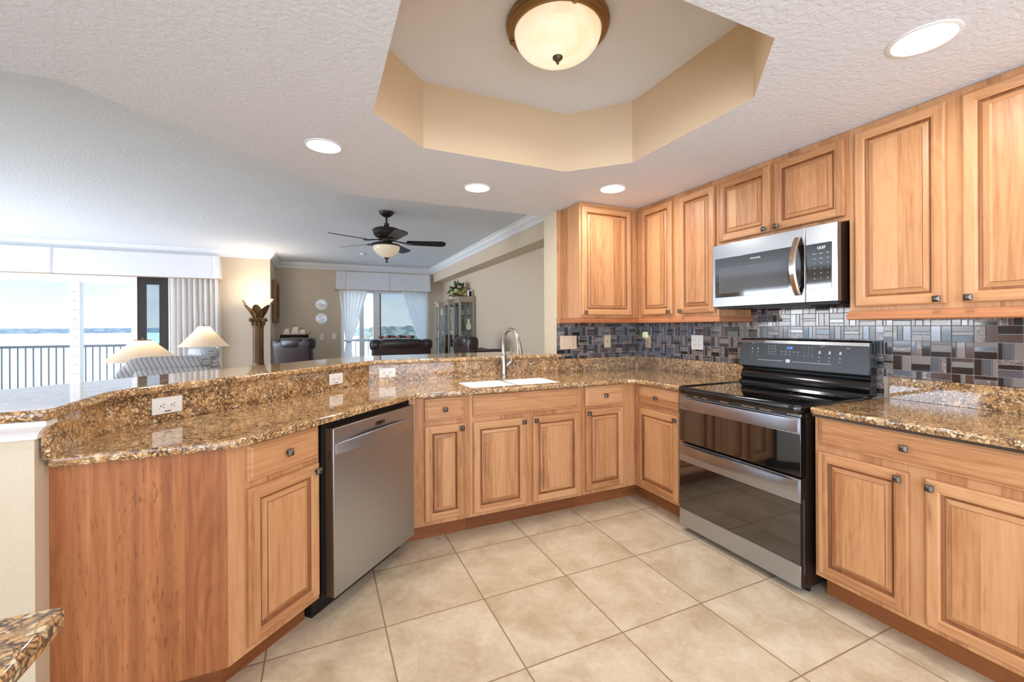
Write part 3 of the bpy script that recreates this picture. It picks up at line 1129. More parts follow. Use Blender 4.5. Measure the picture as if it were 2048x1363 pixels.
def oven_handle(parent, z0, z1, bow):
    m2 = MB()
    lp = []
    for k in range(21):
        u = k / 20
        x = 0.012 + u * (w - 0.024)
        o_ = 0.006 + bow * sin(pi * u) ** 0.7
        zt = z1 - 0.0 * sin(pi * u)
        lp.append([(x, -o_ + 0.010, z0), (x, -o_ - 0.002, z0 + 0.004), (x, -o_ - 0.004, (z0 + z1) / 2), (x, -o_, zt - 0.003), (x, -o_ + 0.012, zt)])
    m2.rings(lp, 0, True)
    return m2.build('handle', 'stainless_bright', parent)


m_ = MB()
m_.box(0.004, 0.0, 0.572, w - 0.004, 0.045, 0.8565, 0, 0.002)
m_.box(0.006, -0.003, 0.776, w - 0.006, 0.001, 0.8565, 1, 0.001)
ud = m_.build('upper_oven_door', ['black_glass', 'stainless'], rg)
oven_handle(ud, 0.782, 0.852, 0.022)
m_ = MB()
m_.box(0.004, 0.0, 0.036, w - 0.004, 0.045, 0.560, 2, 0.002)
m_.box(0.004, -0.003, 0.446, w - 0.004, 0.003, 0.560, 1, 0.001)
m_.box(0.004, -0.002, 0.145, w - 0.004, 0.003, 0.445, 0)
m_.box(0.004, -0.003, 0.038, w - 0.004, 0.003, 0.144, 1, 0.001)
ld = m_.build('lower_oven_door', ['black_glass', 'stainless', 'dark_body'], rg)
oven_handle(ld, 0.492, 0.556, 0.030)
m_ = MB(); m_.box(w - 0.003, 0.022, 0.10, w - 0.0005, 0.026, 0.46)
m_.build('hinge_strip', 'stainless', rg)
# backguard
m_ = MB()
prof = [(0.56, 0.912), (0.565, 0.930), (0.585, 0.940), (0.572, 0.955), (0.580, 0.985), (0.600, 1.010), (0.588, 1.020), (0.590, 1.027), (0.645, 1.027), (0.645, 0.912)]
m_.rings([[(x, y, z) for y, z in prof] for x in (0.0, 0.002, w - 0.002, w)], 0, True)
m_.build('riser_panel', 'black_enamel', rg)
m_ = MB()
prof = [(0.568, 1.028), (0.566, 1.034), (0.588, 1.194), (0.594, 1.206), (0.606, 1.211), (0.645, 1.211), (0.645, 1.028)]
m_.rings([[(x, y, z) for y, z in prof] for x in (-0.004, w + 0.004)], 0, False)
m_.rings([[(x, y, z) for y, z in [(0.5835, 1.186), (0.5885, 1.2045), (0.600, 1.2145), (0.612, 1.2145), (0.612, 1.205), (0.6, 1.198)]] for x in (-0.0045, w + 0.0045)], 1, False)
m_.box(w + 0.0042, 0.572, 1.03, w + 0.0052, 0.644, 1.205, 2)
bg_ = m_.build('backguard', ['slate_panel', 'stainless_bright', 'black_enamel'], rg)
ang = math.atan2(0.022, 0.160)


def on_guard(u, z):
    """a point on the sloping face of the backguard: u along it, z height; text frame"""
    k = (z - 1.034) / 0.160
    y = 0.566 + 0.022 * k - 0.0006
    return Matrix.Translation((u, y, z)) @ Matrix.Rotation(pi / 2 - ang, 4, 'X')


m_ = MB()
m_.text('2:36', 0.021, on_guard(0.335, 1.160))
m_.build('clock_display', 'display_blue', bg_)
def legend(body, size, M, parent, name='legend'):
    m2 = MB(); m2.text(body, size, M)
    return m2.build(name, 'mark_white', parent)


for r_ in range(4):
    for c_ in range(3):
        legend(['Bake', 'Broil', 'Warm', 'Conv', 'Roast', 'Clean', 'Keep', 'Time', 'Start', 'Cook', 'Delay', 'Off'][r_ * 3 + c_], 0.0058, on_guard(0.20 + 0.021 * c_, 1.168 - 0.0165 * r_), bg_)
        legend(['1', '2', '3', '4', '5', '6', '7', '8', '9', 'Lo', '0', 'Hi'][r_ * 3 + c_], 0.0068, on_guard(0.425 + 0.023 * c_, 1.166 - 0.0165 * r_), bg_)
for k in range(5):
    legend(['Upper', 'Oven', 'Lower', 'Timer', 'Light'][k], 0.0062, on_guard(0.287 + 0.025 * k, 1.136), bg_)
    legend(['On', 'Off', 'Set', '-', '+'][k], 0.0072, on_guard(0.287 + 0.025 * k, 1.119), bg_)
for k, u in enumerate((0.085, 0.125)):
    legend('Off', 0.007, on_guard(u, 1.125), bg_); legend('0', 0.016, on_guard(u, 1.148), bg_); legend('On', 0.0065, on_guard(u, 1.104), bg_)
for k, u in enumerate((0.512, 0.566, 0.622)):
    legend('8', 0.026, on_guard(u, 1.140), bg_); legend('On', 0.0085, on_guard(u, 1.112), bg_); legend('( )', 0.0085, on_guard(u, 1.092), bg_)
legend('Burner', 0.0062, on_guard(0.09, 1.182), bg_); legend('Elements', 0.0066, on_guard(0.525, 1.178), bg_); legend('Dual', 0.008, on_guard(0.66, 1.170), bg_)
for u0, u1 in ((0.13, 0.30), (0.355, 0.58)):
    m_ = MB()
    A_, B_ = on_guard(u0, 1.076), on_guard(u1, 1.076)
    m_.poly([A_ @ Vector((0, -0.0007, 0)), B_ @ Vector((0, -0.0007, 0)), B_ @ Vector((0, 0.0007, 0)), A_ @ Vector((0, 0.0007, 0))])
    m_.build('trim_line', 'mark_white', bg_)
m_ = MB()
M_ = on_guard(0.330, 1.078)
for k in range(4):
    z_ = -0.009 + 0.005 * k
    m_.poly([M_ @ Vector(p) for p in ((-0.013, z_, 0.0002), (0.013, z_, 0.0002), (0.013, z_ + 0.0042, 0.0002), (-0.013, z_ + 0.0042, 0.0002))])
m_.build('emblem', 'stainless_bright', bg_)

# ------------------------------------------------------------------ microwave
mw = thing('microwave', 'stainless over-the-range microwave with a black window', 'microwave', (2.372, 2.028, 1.423), -pi / 2)
wm, hm = 0.748, 0.402
m_ = MB(); m_.box(0.004, 0.032, 0.0, wm - 0.004, 0.385, hm - 0.002)
m_.build('housing', 'dark_body', mw)
m_ = MB(); m_.box(0.01, 0.03, -0.012, wm - 0.01, 0.36, -0.0005); m_.box(0.2, 0.12, -0.015, 0.55, 0.28, -0.011, 1)
m_.build('bottom_grille', ['black_plastic', 'pewter'], mw)
m_ = MB(); m_.box(0.0, 0.0, 0.0, 0.590, 0.031, hm, 0, 0.003)
md = m_.build('door', 'stainless_bright', mw)
m_ = MB(); m_.box(0.022, -0.002, 0.060, 0.588, 0.0, 0.312, 0, 0.002)
wdw = m_.build('window', 'black_glass', md)
m_ = MB(); m_.box(0.052, -0.0035, 0.085, 0.500, -0.0021, 0.245, 0)
m_.build('window_screen', 'grey_glass', wdw)
m_ = MB(); m_.text('FRIGIDAIRE', 0.013, Matrix.Translation((0.305, -0.0024, 0.283)) @ Matrix.Rotation(pi / 2, 4, 'X'))
m_.build('lettering', 'mark_white', md)
m_ = MB()
lp = []
for k in range(17):
    u = k / 16
    z = 0.040 + u * 0.315
    out = 0.008 + 0.050 * sin(pi * u) ** 0.8
    wd = 0.017
    lp.append([(0.555 - wd, -out + 0.006, z), (0.555 - wd * 0.7, -out - 0.004, z), (0.555 + wd * 0.7, -out - 0.004, z), (0.555 + wd, -out + 0.006, z), (0.555 + wd * 0.6, -out + 0.012, z), (0.555 - wd * 0.6, -out + 0.012, z)])
m_.rings(lp, 0, True)
m_.build('handle', 'chrome_handle', md)
m_ = MB(); m_.box(0.5925, 0.0, 0.0, wm, 0.031, hm, 0, 0.003)
cp = m_.build('control_panel', 'stainless_bright', mw)
m_ = MB(); m_.box(0.596, -0.002, 0.070, 0.722, 0.0005, 0.305, 0, 0.002)
kp = m_.build('keypad', 'black_glass', cp)
m_ = MB(); m_.text('12:37', 0.019, Matrix.Translation((0.672, -0.0026, 0.280)) @ Matrix.Rotation(pi / 2, 4, 'X'))
m_.build('clock_display', 'display_white', kp)
for r_ in range(6):
    for c_ in range(3):
        legend(['Popcorn', 'Potato', 'Pizza', 'Cook', 'Power', 'Time', '1', '2', '3', '4', '5', '6', '7', '8', '9', 'Stop', '0', 'Start'][r_ * 3 + c_], 0.0085 if 2 <= r_ < 5 else 0.0062,
               Matrix.Translation((0.640 + 0.032 * c_, -0.0026, 0.252 - 0.026 * r_)) @ Matrix.Rotation(pi / 2, 4, 'X'), kp, 'key_legend')

# ------------------------------------------------------------------ outlets and switches
def outlet(label, loc, rot, w_, h_, kind, mat='white_plastic', group=None):
    """local frame: x along the wall, -y out of the wall; origin at the plate's centre"""
    t2 = thing({'duplex': 'power_outlet', 'duplex_v': 'power_outlet', 'switch': 'light_switch', 'combo': 'switch_plate', 'blank': 'wall_plate', 'quad': 'power_outlet'}[kind], label,
               'outlet' if kind in ('duplex', 'duplex_v', 'quad') else 'switch', loc, rot, group)
    m2 = MB(); m2.box(-w_ / 2, -0.006, -h_ / 2, w_ / 2, -0.0003, h_ / 2, 0, 0.002)
    m2.build('cover_plate', mat, t2)

    def recept(cx, cz, turned):
        m3 = MB()
        m3.lathe([(0.0165, 0.0), (0.0165, 0.0022), (0.0155, 0.0028)], (0, 0, 0), 20, 0)
        for (sx, sz, a, b_) in ((-0.006, 0.003, 0.0012, 0.0045), (0.006, 0.003, 0.0012, 0.0040), (0, -0.007, 0.0024, 0.0024)):
            m3.box(sx - a, sz - b_, 0.0027, sx + a, sz + b_, 0.0031, 1)
        o3 = m3.build('receptacle', [mat, 'slot_dark'], t2)
        o3.matrix_local = Matrix.Translation((cx, -0.0055, cz)) @ Matrix.Rotation(pi / 2, 4, 'X') @ Matrix.Rotation(-pi / 2 if turned else 0, 4, 'Z')
    if kind == 'duplex':
        recept(-0.020, 0.0, True); recept(0.020, 0.0, True)
        m3 = MB(); m3.box(-0.012, -0.0066, -0.026, 0.012, -0.0058, -0.022)
        m3.build('screw_tab', 'slot_dark', t2)
    elif kind == 'duplex_v':
        recept(0, 0.019, False); recept(0, -0.019, False)
    elif kind == 'quad':
        for x in (-0.023, 0.023):
            recept(x, 0.019, False); recept(x, -0.019, False)
    elif kind == 'switch':
        m3 = MB(); m3.box(-0.016, -0.0095, -0.033, 0.016, -0.0055, 0.033, 0, 0.001)
        m3.build('rocker', mat, t2)
    elif kind == 'combo':
        for x in (-0.052, -0.008):
            m3 = MB(); m3.box(x - 0.016, -0.0095, -0.033, x + 0.016, -0.0055, 0.033, 0, 0.001)
            m3.build('rocker', mat, t2)
        recept(0.045, 0.019, False); recept(0.045, -0.019, False)
    elif kind == 'blank':
        m3 = MB(); m3.lathe([(0.005, 0), (0.004, -0.004)], (0, -0.006, 0), 10, axis='y')
        m3.build('jack', 'slot_dark', t2)
    return t2


r2 = sqrt(0.5)
for (x, y, lab) in ((-0.605, 2.240, 'horizontal white outlet on the granite riser nearest the wall end, above the end panel'),
                    (0.072, 2.910, 'horizontal white outlet on the angled granite riser above the dishwasher')):
    # foot of the point on the riser face
    f_ = ((x + y) - (-0.732 + 2.071)) / 2
    outlet(lab, (-0.732 + f_ + 0.0005, 2.071 + f_ - 0.0005, 0.982), pi / 4, 0.114, 0.068, 'duplex', group='outlets on the granite riser')
outlet('horizontal white outlet on the straight granite riser left of the faucet', (0.436, 3.1248, 0.982), 0, 0.114, 0.068, 'duplex', group='outlets on the granite riser')
outlet('wide almond switch plate on the brown tiles nearest the bar top', (1.944, 3.139, 1.165), 0, 0.166, 0.116, 'combo', 'almond_plastic')
outlet('narrow almond wall plate on the brown tiles left of the corner', (2.351, 3.139, 1.168), 0, 0.070, 0.114, 'blank', 'almond_plastic')
outlet('almond outlet on the range wall nearest the corner, behind a night light', (2.756, 3.062, 1.160), -pi / 2, 0.072, 0.116, 'duplex_v', 'almond_plastic')
outlet('square white four-socket outlet on the range wall tiles left of the range', (2.756, 2.502, 1.170), -pi / 2, 0.116, 0.116, 'quad')
nl = thing('night_light', 'small pale plug-in night light in the outlet near the corner', 'night light', (2.7465, 3.075, 1.205), -pi / 2)
m_ = MB(); m_.superq((0, -0.016, 0.018), (0.026, 0.016, 0.028), 0.4, seg=16, rings=10)
m_.build('glow_cover', 'night_glow', nl)
m_ = MB(); m_.box(-0.016, -0.012, -0.03, 0.016, -0.001, 0.0, 0, 0.002)
m_.build('plug_body', 'almond_plastic', nl)
outlet('white wall plate on the far wall below the round plaques', (0.036, YF, 1.115), 0, 0.075, 0.118, 'duplex_v')
outlet('white light switch on the far wall beside the sheer curtain', (0.279, YF, 1.120), 0, 0.075, 0.118, 'switch')

# ------------------------------------------------------------------ ceiling lamps
def downlight(loc, label):
    t2 = thing('recessed_downlight', label, 'downlight', loc, 0, 'recessed downlights in the kitchen ceiling')
    m2 = MB(); m2.lathe([(0.098, -0.0005), (0.097, -0.004), (0.086, -0.006), (0.083, -0.0025)], (0, 0, 0), 32)
    m2.build('trim_ring', 'trim_white', t2)
    m2 = MB(); m2.lathe([(0.0835, -0.001), (0.082, -0.0035), (0.03, -0.0042)], (0, 0, 0), 32)
    m2.build('lens', 'downlight_glow', t2)
    lamp_light('downlight_beam', 'AREA', DL_W, t2, (0, 0, -0.008), (1.0, 0.97, 0.93), 0.15)
    return t2


DL_W = 5.5
downlight((0.025, 2.525, KC), 'recessed ceiling downlight above the dishwasher')
downlight((1.021, 2.850, KC), 'recessed ceiling downlight above the sink')
downlight((1.918, 2.487, KC), 'recessed ceiling downlight beside the corner wall cabinet')
downlight((1.905, 0.757, KC), 'recessed ceiling downlight before the tall right wall cabinet')
for i_, (x, y) in enumerate(((0.05, -0.5), (1.5, -0.6), (-1.6, 0.9), (-1.4, -1.0))):  # unseen downlights added behind the camera as kitchen fill
    downlight((x, y, KC), ['recessed downlight behind the camera, near the pale granite corner', 'recessed downlight in the ceiling behind the camera',
                           'recessed downlight behind the camera, towards the left wall', 'recessed downlight farthest behind the camera'][i_])

dl = thing('ceiling_lamp', 'brass-ringed cream glass dome lamp in the tray ceiling', 'ceiling lamp', (0.974, 1.65, LC))
m_ = MB(); m_.lathe([(0.215, -0.0005), (0.228, -0.006), (0.230, -0.016), (0.222, -0.024), (0.224, -0.034), (0.212, -0.044), (0.196, -0.048), (0.18, -0.040)], (0, 0, 0), 48)
rgm = m_.build('brass_ring', 'antique_brass', dl)
m_ = MB(); m_.lathe([(0.193, -0.040), (0.192, -0.055), (0.184, -0.080), (0.165, -0.106), (0.135, -0.128), (0.09, -0.143), (0.04, -0.150), (0.0, -0.151)], (0, 0, 0), 48)
m_.build('glass_bowl', 'alabaster_lit', dl)
m_ = MB(); m_.lathe([(0.0, -0.149), (0.023, -0.150), (0.022, -0.157), (0.012, -0.166), (0.006, -0.172), (0.007, -0.177), (0.003, -0.183), (0.0, -0.184)], (0, 0, 0), 20)
m_.build('finial', 'pewter', dl)
for a in (20, 140, 260):
    m_ = MB(); m_.xbox(Matrix.Rotation(radians(a), 4, 'Z') @ Matrix.Translation((0.206, 0, -0.046)), 0.03, 0.018, 0.016, 0, 0.004)
    m_.build('clip', 'antique_brass', dl)
lamp_light('dome_bulb', 'AREA', 3.0, dl, (0, 0, -0.195), (1, 0.94, 0.86), 0.30)

# ceiling fan
fan = thing('ceiling_fan', 'dark bronze five-blade ceiling fan in the living room', 'ceiling fan', (0.718, 5.151, LC))
m_ = MB(); m_.lathe([(0.0, -0.0005), (0.085, -0.001), (0.086, -0.012), (0.07, -0.034), (0.038, -0.058), (0.022, -0.064), (0.0, -0.065)], (0, 0, 0), 28)
m_.build('canopy', 'bronze', fan)
m_ = MB(); m_.lathe([(0.012, -0.06), (0.012, -0.165)], (0, 0, 0), 14)
m_.build('downrod', 'bronze', fan)
m_ = MB(); m_.lathe([(0.0, -0.135), (0.03, -0.137), (0.032, -0.15), (0.026, -0.16), (0.034, -0.175), (0.05, -0.186), (0.130, -0.196), (0.158, -0.212), (0.160, -0.232), (0.150, -0.236), (0.150, -0.262), (0.142, -0.268), (0.128, -0.292), (0.10, -0.310), (0.07, -0.322), (0.07, -0.35), (0.05, -0.37), (0.0, -0.37)], (0, 0, 0), 36)
m_.build('motor_housing', 'bronze', fan)
fa0 = -12
for k in range(5):
    A = Matrix.Rotation(radians(fa0 + 72 * k), 4, 'Z')
    m_ = MB()
    T_ = A @ Matrix.Translation((0.37 + 0.06, 0, -0.355)) @ Matrix.Rotation(radians(-13), 4, 'X') @ Matrix.Rotation(radians(0), 4, 'Y')
    ol = round_poly([(-0.20, -0.055), (0.255, -0.072), (0.255, 0.072), (-0.20, 0.055)], {0: 0.02, 1: 0.06, 2: 0.06, 3: 0.02}, 6)
    m_.rings([[T_ @ Vector((x, y, z)) for x, y in ol] for z in (-0.004, 0.004)], 0, False)
    bl = m_.build('blade', 'bronze', fan)
    m_ = MB()
    m_.tube([A @ Vector(p) for p in ((0.055, 0, -0.335), (0.12, 0, -0.342), (0.18, 0.012, -0.353), (0.235, 0.0, -0.361))], [0.014, 0.011, 0.014, 0.012], 8, flat=(1.4, 0.6))
    m_.lathe([(0.0, -0.006), (0.042, -0.005), (0.046, 0.0), (0.0, 0.003)], tuple(A @ Vector((0.250, 0, -0.364))), 14)
    m_.build('bracket', 'bronze', bl)
m_ = MB(); m_.lathe([(0.05, -0.365), (0.152, -0.386), (0.158, -0.396), (0.150, -0.405), (0.0, -0.405)], (0, 0, 0), 36)
m_.build('light_fitter', 'bronze', fan)
m_ = MB(); m_.lathe([(0.148, -0.404), (0.150, -0.425), (0.138, -0.455), (0.112, -0.490), (0.07, -0.522), (0.025, -0.538), (0.0, -0.54)], (0, 0, 0), 36)
m_.build('glass_bowl', 'bowl_glass', fan)
m_ = MB(); m_.lathe([(0.0, -0.532), (0.030, -0.535), (0.026, -0.545), (0.010, -0.555), (0.008, -0.572), (0.014, -0.580), (0.010, -0.592), (0.0, -0.595)], (0, 0, 0), 18)
m_.build('finial', 'bronze', fan)

sd = thing('smoke_detector', 'small white round smoke detector on the living room ceiling', 'smoke detector', (0.724, 8.227, LC))
m_ = MB(); m_.lathe([(0.05, -0.0005), (0.05, -0.012), (0.04, -0.022), (0.0, -0.024)], (0, 0, 0), 24)
m_.build('cover', 'trim_white', sd)

# ------------------------------------------------------------------ windows and terrace
def frame_rect(m2, x0, z0, x1, z1, w_, y0, y1, mi=0):
    m2.box(x0, y0, z0, x0 + w_, y1, z1, mi)
    m2.box(x1 - w_, y0, z0, x1, y1, z1, mi)
    m2.box(x0 + w_, y0, z1 - w_, x1 - w_, y1, z1, mi)
    m2.box(x0 + w_, y0, z0, x1 - w_, y1, z0 + w_, mi)


w1 = struct(thing('window_1', None, None, (0, YN, 0)))
m_ = MB()
frame_rect(m_, -5.3, 0.0, -2.705, 2.17, 0.075, 0.03, 0.12)
m_.box(-5.225, 0.031, 2.045, -2.78, 0.119, 2.10)
m_.box(-3.520, 0.015, 0.07, -3.400, 0.135, 2.03, 0, 0.003)
m_.build('frame', 'trim_white', w1)
m_ = MB()
for k in range(13):
    for dx in (-0.012, 0.012):
        m_.lathe([(0.006, 0), (0.006, -0.004)], (-3.46 + dx, 0.0148, 0.18 + 0.142 * k), 8, axis='y')
m_.build('screw_heads', 'pewter', w1)
for x0, x1 in ((-5.225, -3.52), (-3.40, -2.78)):
    m_ = MB(); m_.box(x0, 0.07, 0.07, x1, 0.076, 2.02)
    m_.build('pane', 'pane_clear', w1)
w2 = struct(thing('window_2', None, None, (0, YN, 0)))
m_ = MB()
m_.box(-2.705, 0.04, 0.0, -2.600, 0.10, 2.17)
m_.box(-2.420, 0.04, 0.0, -2.245, 0.10, 2.17)
m_.box(-2.60, 0.04, 2.03, -2.42, 0.10, 2.17)
m_.box(-2.60, 0.04, 0.0, -2.42, 0.10, 0.08)
m_.build('dark_frame', 'bronze', w2)
m_ = MB(); m_.box(-2.60, 0.066, 0.08, -2.42, 0.072, 2.03)
m_.build('pane', 'pane_tinted', w2)
w3 = struct(thing('window_3', None, None, (0, YF, 0)))
m_ = MB()
frame_rect(m_, 0.418, 0.0, 2.316, 2.12, 0.06, 0.03, 0.12)
m_.box(1.085, 0.05, 0.06, 1.225, 0.11, 2.06)
m_.box(0.80, 0.09, 0.06, 0.89, 0.12, 2.06)
m_.build('frame', 'trim_white', w3)
m_ = MB(); m_.box(1.225, 0.045, 0.06, 1.250, 0.10, 2.06)
m_.build('dark_stile', 'slate_panel', w3)
m_ = MB(); m_.box(1.25, 0.07, 0.06, 2.256, 0.076, 2.06)
m_.build('pane', 'pane_tinted', w3)

mb = MB(); mb.box(-6.2, YN + 0.15, -0.2, XJ - 0.15, 10.45, -0.02)
mb.box(XJ - 0.15, YF + 0.15, -0.2, 3.2, 11.35, -0.02)
struct(mb.build('floor_terrace', 'trim_white'))


def railing(name, label, x0, x1, y, zt, n):
    t2 = thing(name, label, 'railing', (x0, y, -0.02))
    L = x1 - x0
    m2 = MB(); m2.box(0, -0.02, zt - 0.045, L, 0.02, zt, 0, 0.006); m2.box(0, -0.012, 0.08, L, 0.012, 0.11)
    m2.build('rail', 'rail_grey', t2)
    m2 = MB()
    m2.box(-0.008, -0.008, 0.0, 0.008, 0.008, zt - 0.044)
    b0 = m2.build('baluster', 'rail_grey', t2)
    for k in range(n):
        b1 = b0 if k == 0 else b0.copy()
        if k:
            COL.objects.link(b1)
            b1.parent = t2
        b1.location = (0.02 + (L - 0.04) * k / (n - 1), 0, 0)
    return t2


railing('balcony_railing', 'grey balcony railing outside the wide left window', -6.1, -1.0, 10.30, 1.035, 52)
railing('balcony_railing', 'pale balcony railing outside the far door', 0.0, 3.1, 11.20, 1.035, 32)

# sea, shores
m, t, b = pmat('sea', (196, 214, 210), 0.35, spec=0.3)
_co = objco(t)
_n = t.noise(t.map(_co, scale=(1, 0.35, 1)), 0.35, 5, 0.65)
_n2 = t.noise(_co, 0.006, 3, 0.5)
t.put(b.inputs['Base Color'], t.mix(_n2, t.ramp(_n, [(0.35, srgb(158, 172, 162)), (0.6, srgb(190, 200, 190))]), srgb(200, 206, 200)))
m, t, b = pmat('shore_trees', (120, 140, 150), 0.9, spec=0.05)
_n = t.noise(objco(t), 0.05, 4, 0.6)
t.put(b.inputs['Base Color'], t.ramp(_n, [(0.4, srgb(92, 102, 110)), (0.62, srgb(118, 126, 130))]))  # distance haze painted in as blue-grey
m, t, b = pmat('near_trees', (90, 108, 92), 0.9, spec=0.05)
_n = t.noise(objco(t), 0.12, 4, 0.6)
t.put(b.inputs['Base Color'], t.ramp(_n, [(0.4, srgb(84, 90, 82)), (0.62, srgb(124, 126, 114))]))  # green greyed down to stand in for haze
mb = MB(); mb.box(-3500, 14, -15.2, 3500, 4500, -15.0)
struct(mb.build('sea', 'sea'))


def ridge(name, pts, h, depth, mat, seed, step):
    m2 = MB()
    (xa, ya), (xb, yb) = pts
    n_ = int(math.hypot(xb - xa, yb - ya) / step)
    lp = []
    for i in range(n_ + 1):
        u = i / n_
        x, y = xa + (xb - xa) * u, ya + (yb - ya) * u
        e = min(1.0, 8 * u, 8 * (1 - u) + 0.05)
        hh = h * e * (0.72 + 0.26 * noise.noise((u * n_ * 0.06, seed, 0)) + 0.10 * noise.noise((u * n_ * 0.31, seed + 5, 0)))
        hh = max(hh, 0.3)
        lp.append([(x, y, -15.0), (x, y + depth * 0.15, -15 + hh * 0.6), (x, y + depth * 0.4, -15 + hh), (x, y + depth * 0.7, -15 + hh * 0.8), (x, y + depth, -15.0)])
    m2.rings(lp, 0, True)
    return struct(m2.build(name, mat))


ridge('trim_shoreline', [(-2300, 2100), (200, 2300)], 27.0, 120, 'shore_trees', 3.0, 12)
ridge('trim_headland', [(40, 520), (170, 480)], 25.0, 60, 'near_trees', 8.0, 2.0)
ridge('trim_spit', [(56, 900), (160, 880)], 18.0, 60, 'shore_trees', 12.0, 4.0)

# ------------------------------------------------------------------ valances and curtains
def valance(label, x0, x1, y, z0, z1, dep, pleats):
    t2 = thing('valance', label, 'valance', (0, y, 0))
    m2 = MB()
    n_ = 260

    def fold(x):
        return sum(0.016 if p < x < p + 0.10 else 0.0 for p in pleats)

    def front(u, v):
        x = x0 + (x1 - x0) * u
        return (x + (0.5 - u) * 0.03 * (v), -0.02 * (1 - v) - fold(x), z0 + (z1 - z0) * v)
    m2.surf(front, n_, 6)
    for xs in (x0, x1):
        m2.surf(lambda u, v: (xs + (0.015 if xs == x0 else -0.015) * v, dep * u - 0.02 * (1 - v) * (1 - u), z0 + (z1 - z0) * v), 2, 3)
    m2.poly([(x0 + 0.015, 0, z1), (x1 - 0.015, 0, z1), (x1 - 0.015, dep, z1), (x0 + 0.015, dep, z1)])
    m2.build('fabric', 'valance_white', t2, fix=False)
    m2 = MB()
    m2.tube([(x0, dep, z0), (x0, -0.022, z0)] + [(x0 + (x1 - x0) * k / 120, -0.022 - fold(x0 + (x1 - x0) * k / 120), z0) for k in range(121)] + [(x1, -0.022, z0), (x1, dep, z0)], 0.007, 6)
    m2.build('cord_trim', 'gold_cord', t2)
    return t2


valance('long white pleated valance over the wide left window', -5.35, -1.535, 8.66, 2.135, 2.525, 0.135, (-3.75, -1.62))
valance('white pleated valance over the far sliding door', 0.305, 2.320, 9.70, 2.105, 2.495, 0.145, (1.30, 0.40, 2.22))


def curtain(label, fn, y, n_u=70, n_v=24, tie=None):
    t2 = thing('curtain', label, 'curtain', (0, y, 0))
    m2 = MB(); m2.surf(fn, n_u, n_v)
    m2.build('fabric', 'curtain_white', t2, fix=False)
    if tie:
        m2 = MB()
        x0, x1, z = tie
        m2.lathe([(0.5 * (x1 - x0) + 0.012, -0.02), (0.5 * (x1 - x0) + 0.016, 0), (0.5 * (x1 - x0) + 0.012, 0.02)], ((x0 + x1) / 2, 0, z), 16, squash=0.8)
        m2.build('tie_band', 'curtain_white', t2)
    return t2


def c_straight(u, v):
    x = -2.27 + 0.72 * u + 0.03 * (1 - v) * u
    return (x, 0.045 * sin(u * 2 * pi * 9.5) + 0.012 * sin(u * 31 + v * 3), 0.02 + 2.12 * v)


curtain('straight white curtain panel at the right end of the wide window', c_straight, 8.725, 110)


def tied(xa, xb, ta, tb, ba, bb_, tz, ph, nf):
    def fn(u, v):
        z = 0.02 + 2.12 * v
        if z >= tz:
            k = (z - tz) / (2.14 - tz)
            k = k ** 0.8
            l0, l1 = ta + (xa - ta) * k, tb + (xb - tb) * k
            amp = 0.012 + 0.028 * k
        else:
            k = (tz - z) / tz
            k = min(1.0, k * 1.6) ** 0.8
            l0, l1 = ta + (ba - ta) * k, tb + (bb_ - tb) * k
            amp = 0.012 + 0.02 * k
        return (l0 + (l1 - l0) * u, amp * sin(u * 2 * pi * nf + ph), z)
    return fn


curtain('sheer white curtain tied back on the left side of the far door', tied(0.36, 0.96, 0.52, 0.60, 0.42, 0.68, 1.00, 0.3, 7), 9.775, tie=(0.52, 0.60, 1.00))
curtain('sheer white curtain tied back on the right side of the far door', tied(1.70, 2.29, 2.09, 2.22, 2.0, 2.26, 0.98, 1.3, 7), 9.775, tie=(2.09, 2.22, 0.98))

# ------------------------------------------------------------------ living room
def side_table(label, x, y, h, r=0.3):
    t2 = thing('side_table', label, 'table', (x, y, 0))
    m2 = MB(); m2.lathe([(r - 0.01, h - 0.03), (r, h - 0.022), (r, h - 0.006), (r - 0.008, h)], (0, 0, 0), 32)
    m2.build('table_top', 'wood_dark_gold', t2)
    m2 = MB(); m2.lathe([(0.17, 0), (0.17, 0.02), (0.05, 0.05), (0.03, 0.15), (0.045, 0.3), (0.03, h - 0.08), (0.08, h - 0.03)], (0, 0, 0), 24)
    m2.build('pedestal', 'wood_dark_gold', t2)
    return t2


def table_lamp(label, x, y, z0, zb, zt, rb, rt, watts):
    t2 = thing('table_lamp', label, 'lamp', (x, y, z0 + 0.0005))
    h0, h1 = zb - z0, zt - z0
    m2 = MB(); m2.lathe([(0.075, 0), (0.075, 0.015), (0.03, 0.03), (0.05, 0.07), (0.07, 0.12), (0.05, 0.2 if h0 > 0.22 else h0 * 0.8), (0.014, h0), (0.012, h1 - 0.06)], (0, 0, 0), 24)
    m2.build('base', 'wood_dark_gold', t2)
    m2 = MB()
    n_ = 40
    prof = []
    for k in range(9):
        u = k / 8
        prof.append((rb + (rt - rb) * u + 0.018 * ((1 - u) ** 3), h0 + (h1 - h0) * u))
    m2.lathe(prof, (0, 0, 0), n_)
    # open cone: remove caps
    bmesh.ops.delete(m2.bm, geom=[f for f in m2.bm.faces if len(f.verts) > 4], context='FACES')
    sh = m2.build('shade', 'shade_cream', t2)
    m2 = MB(); m2.lathe([(rt + 0.001, h1 - 0.012), (rt + 0.005, h1 - 0.006), (rt + 0.002, h1 + 0.002), (rt - 0.006, h1 - 0.004)], (0, 0, 0), 32)
    m2.lathe([(0.010, h1 - 0.06), (0.007, h1 + 0.01), (0.010, h1 + 0.022), (0.0, h1 + 0.03)], (0, 0, 0), 10)
    m2.build('top_trim', 'gold_cord', sh)
    lamp_light('bulb', 'POINT', watts, t2, (0, 0, h1 - 0.10), (1.0, 0.82, 0.58), 0.04)
    return t2


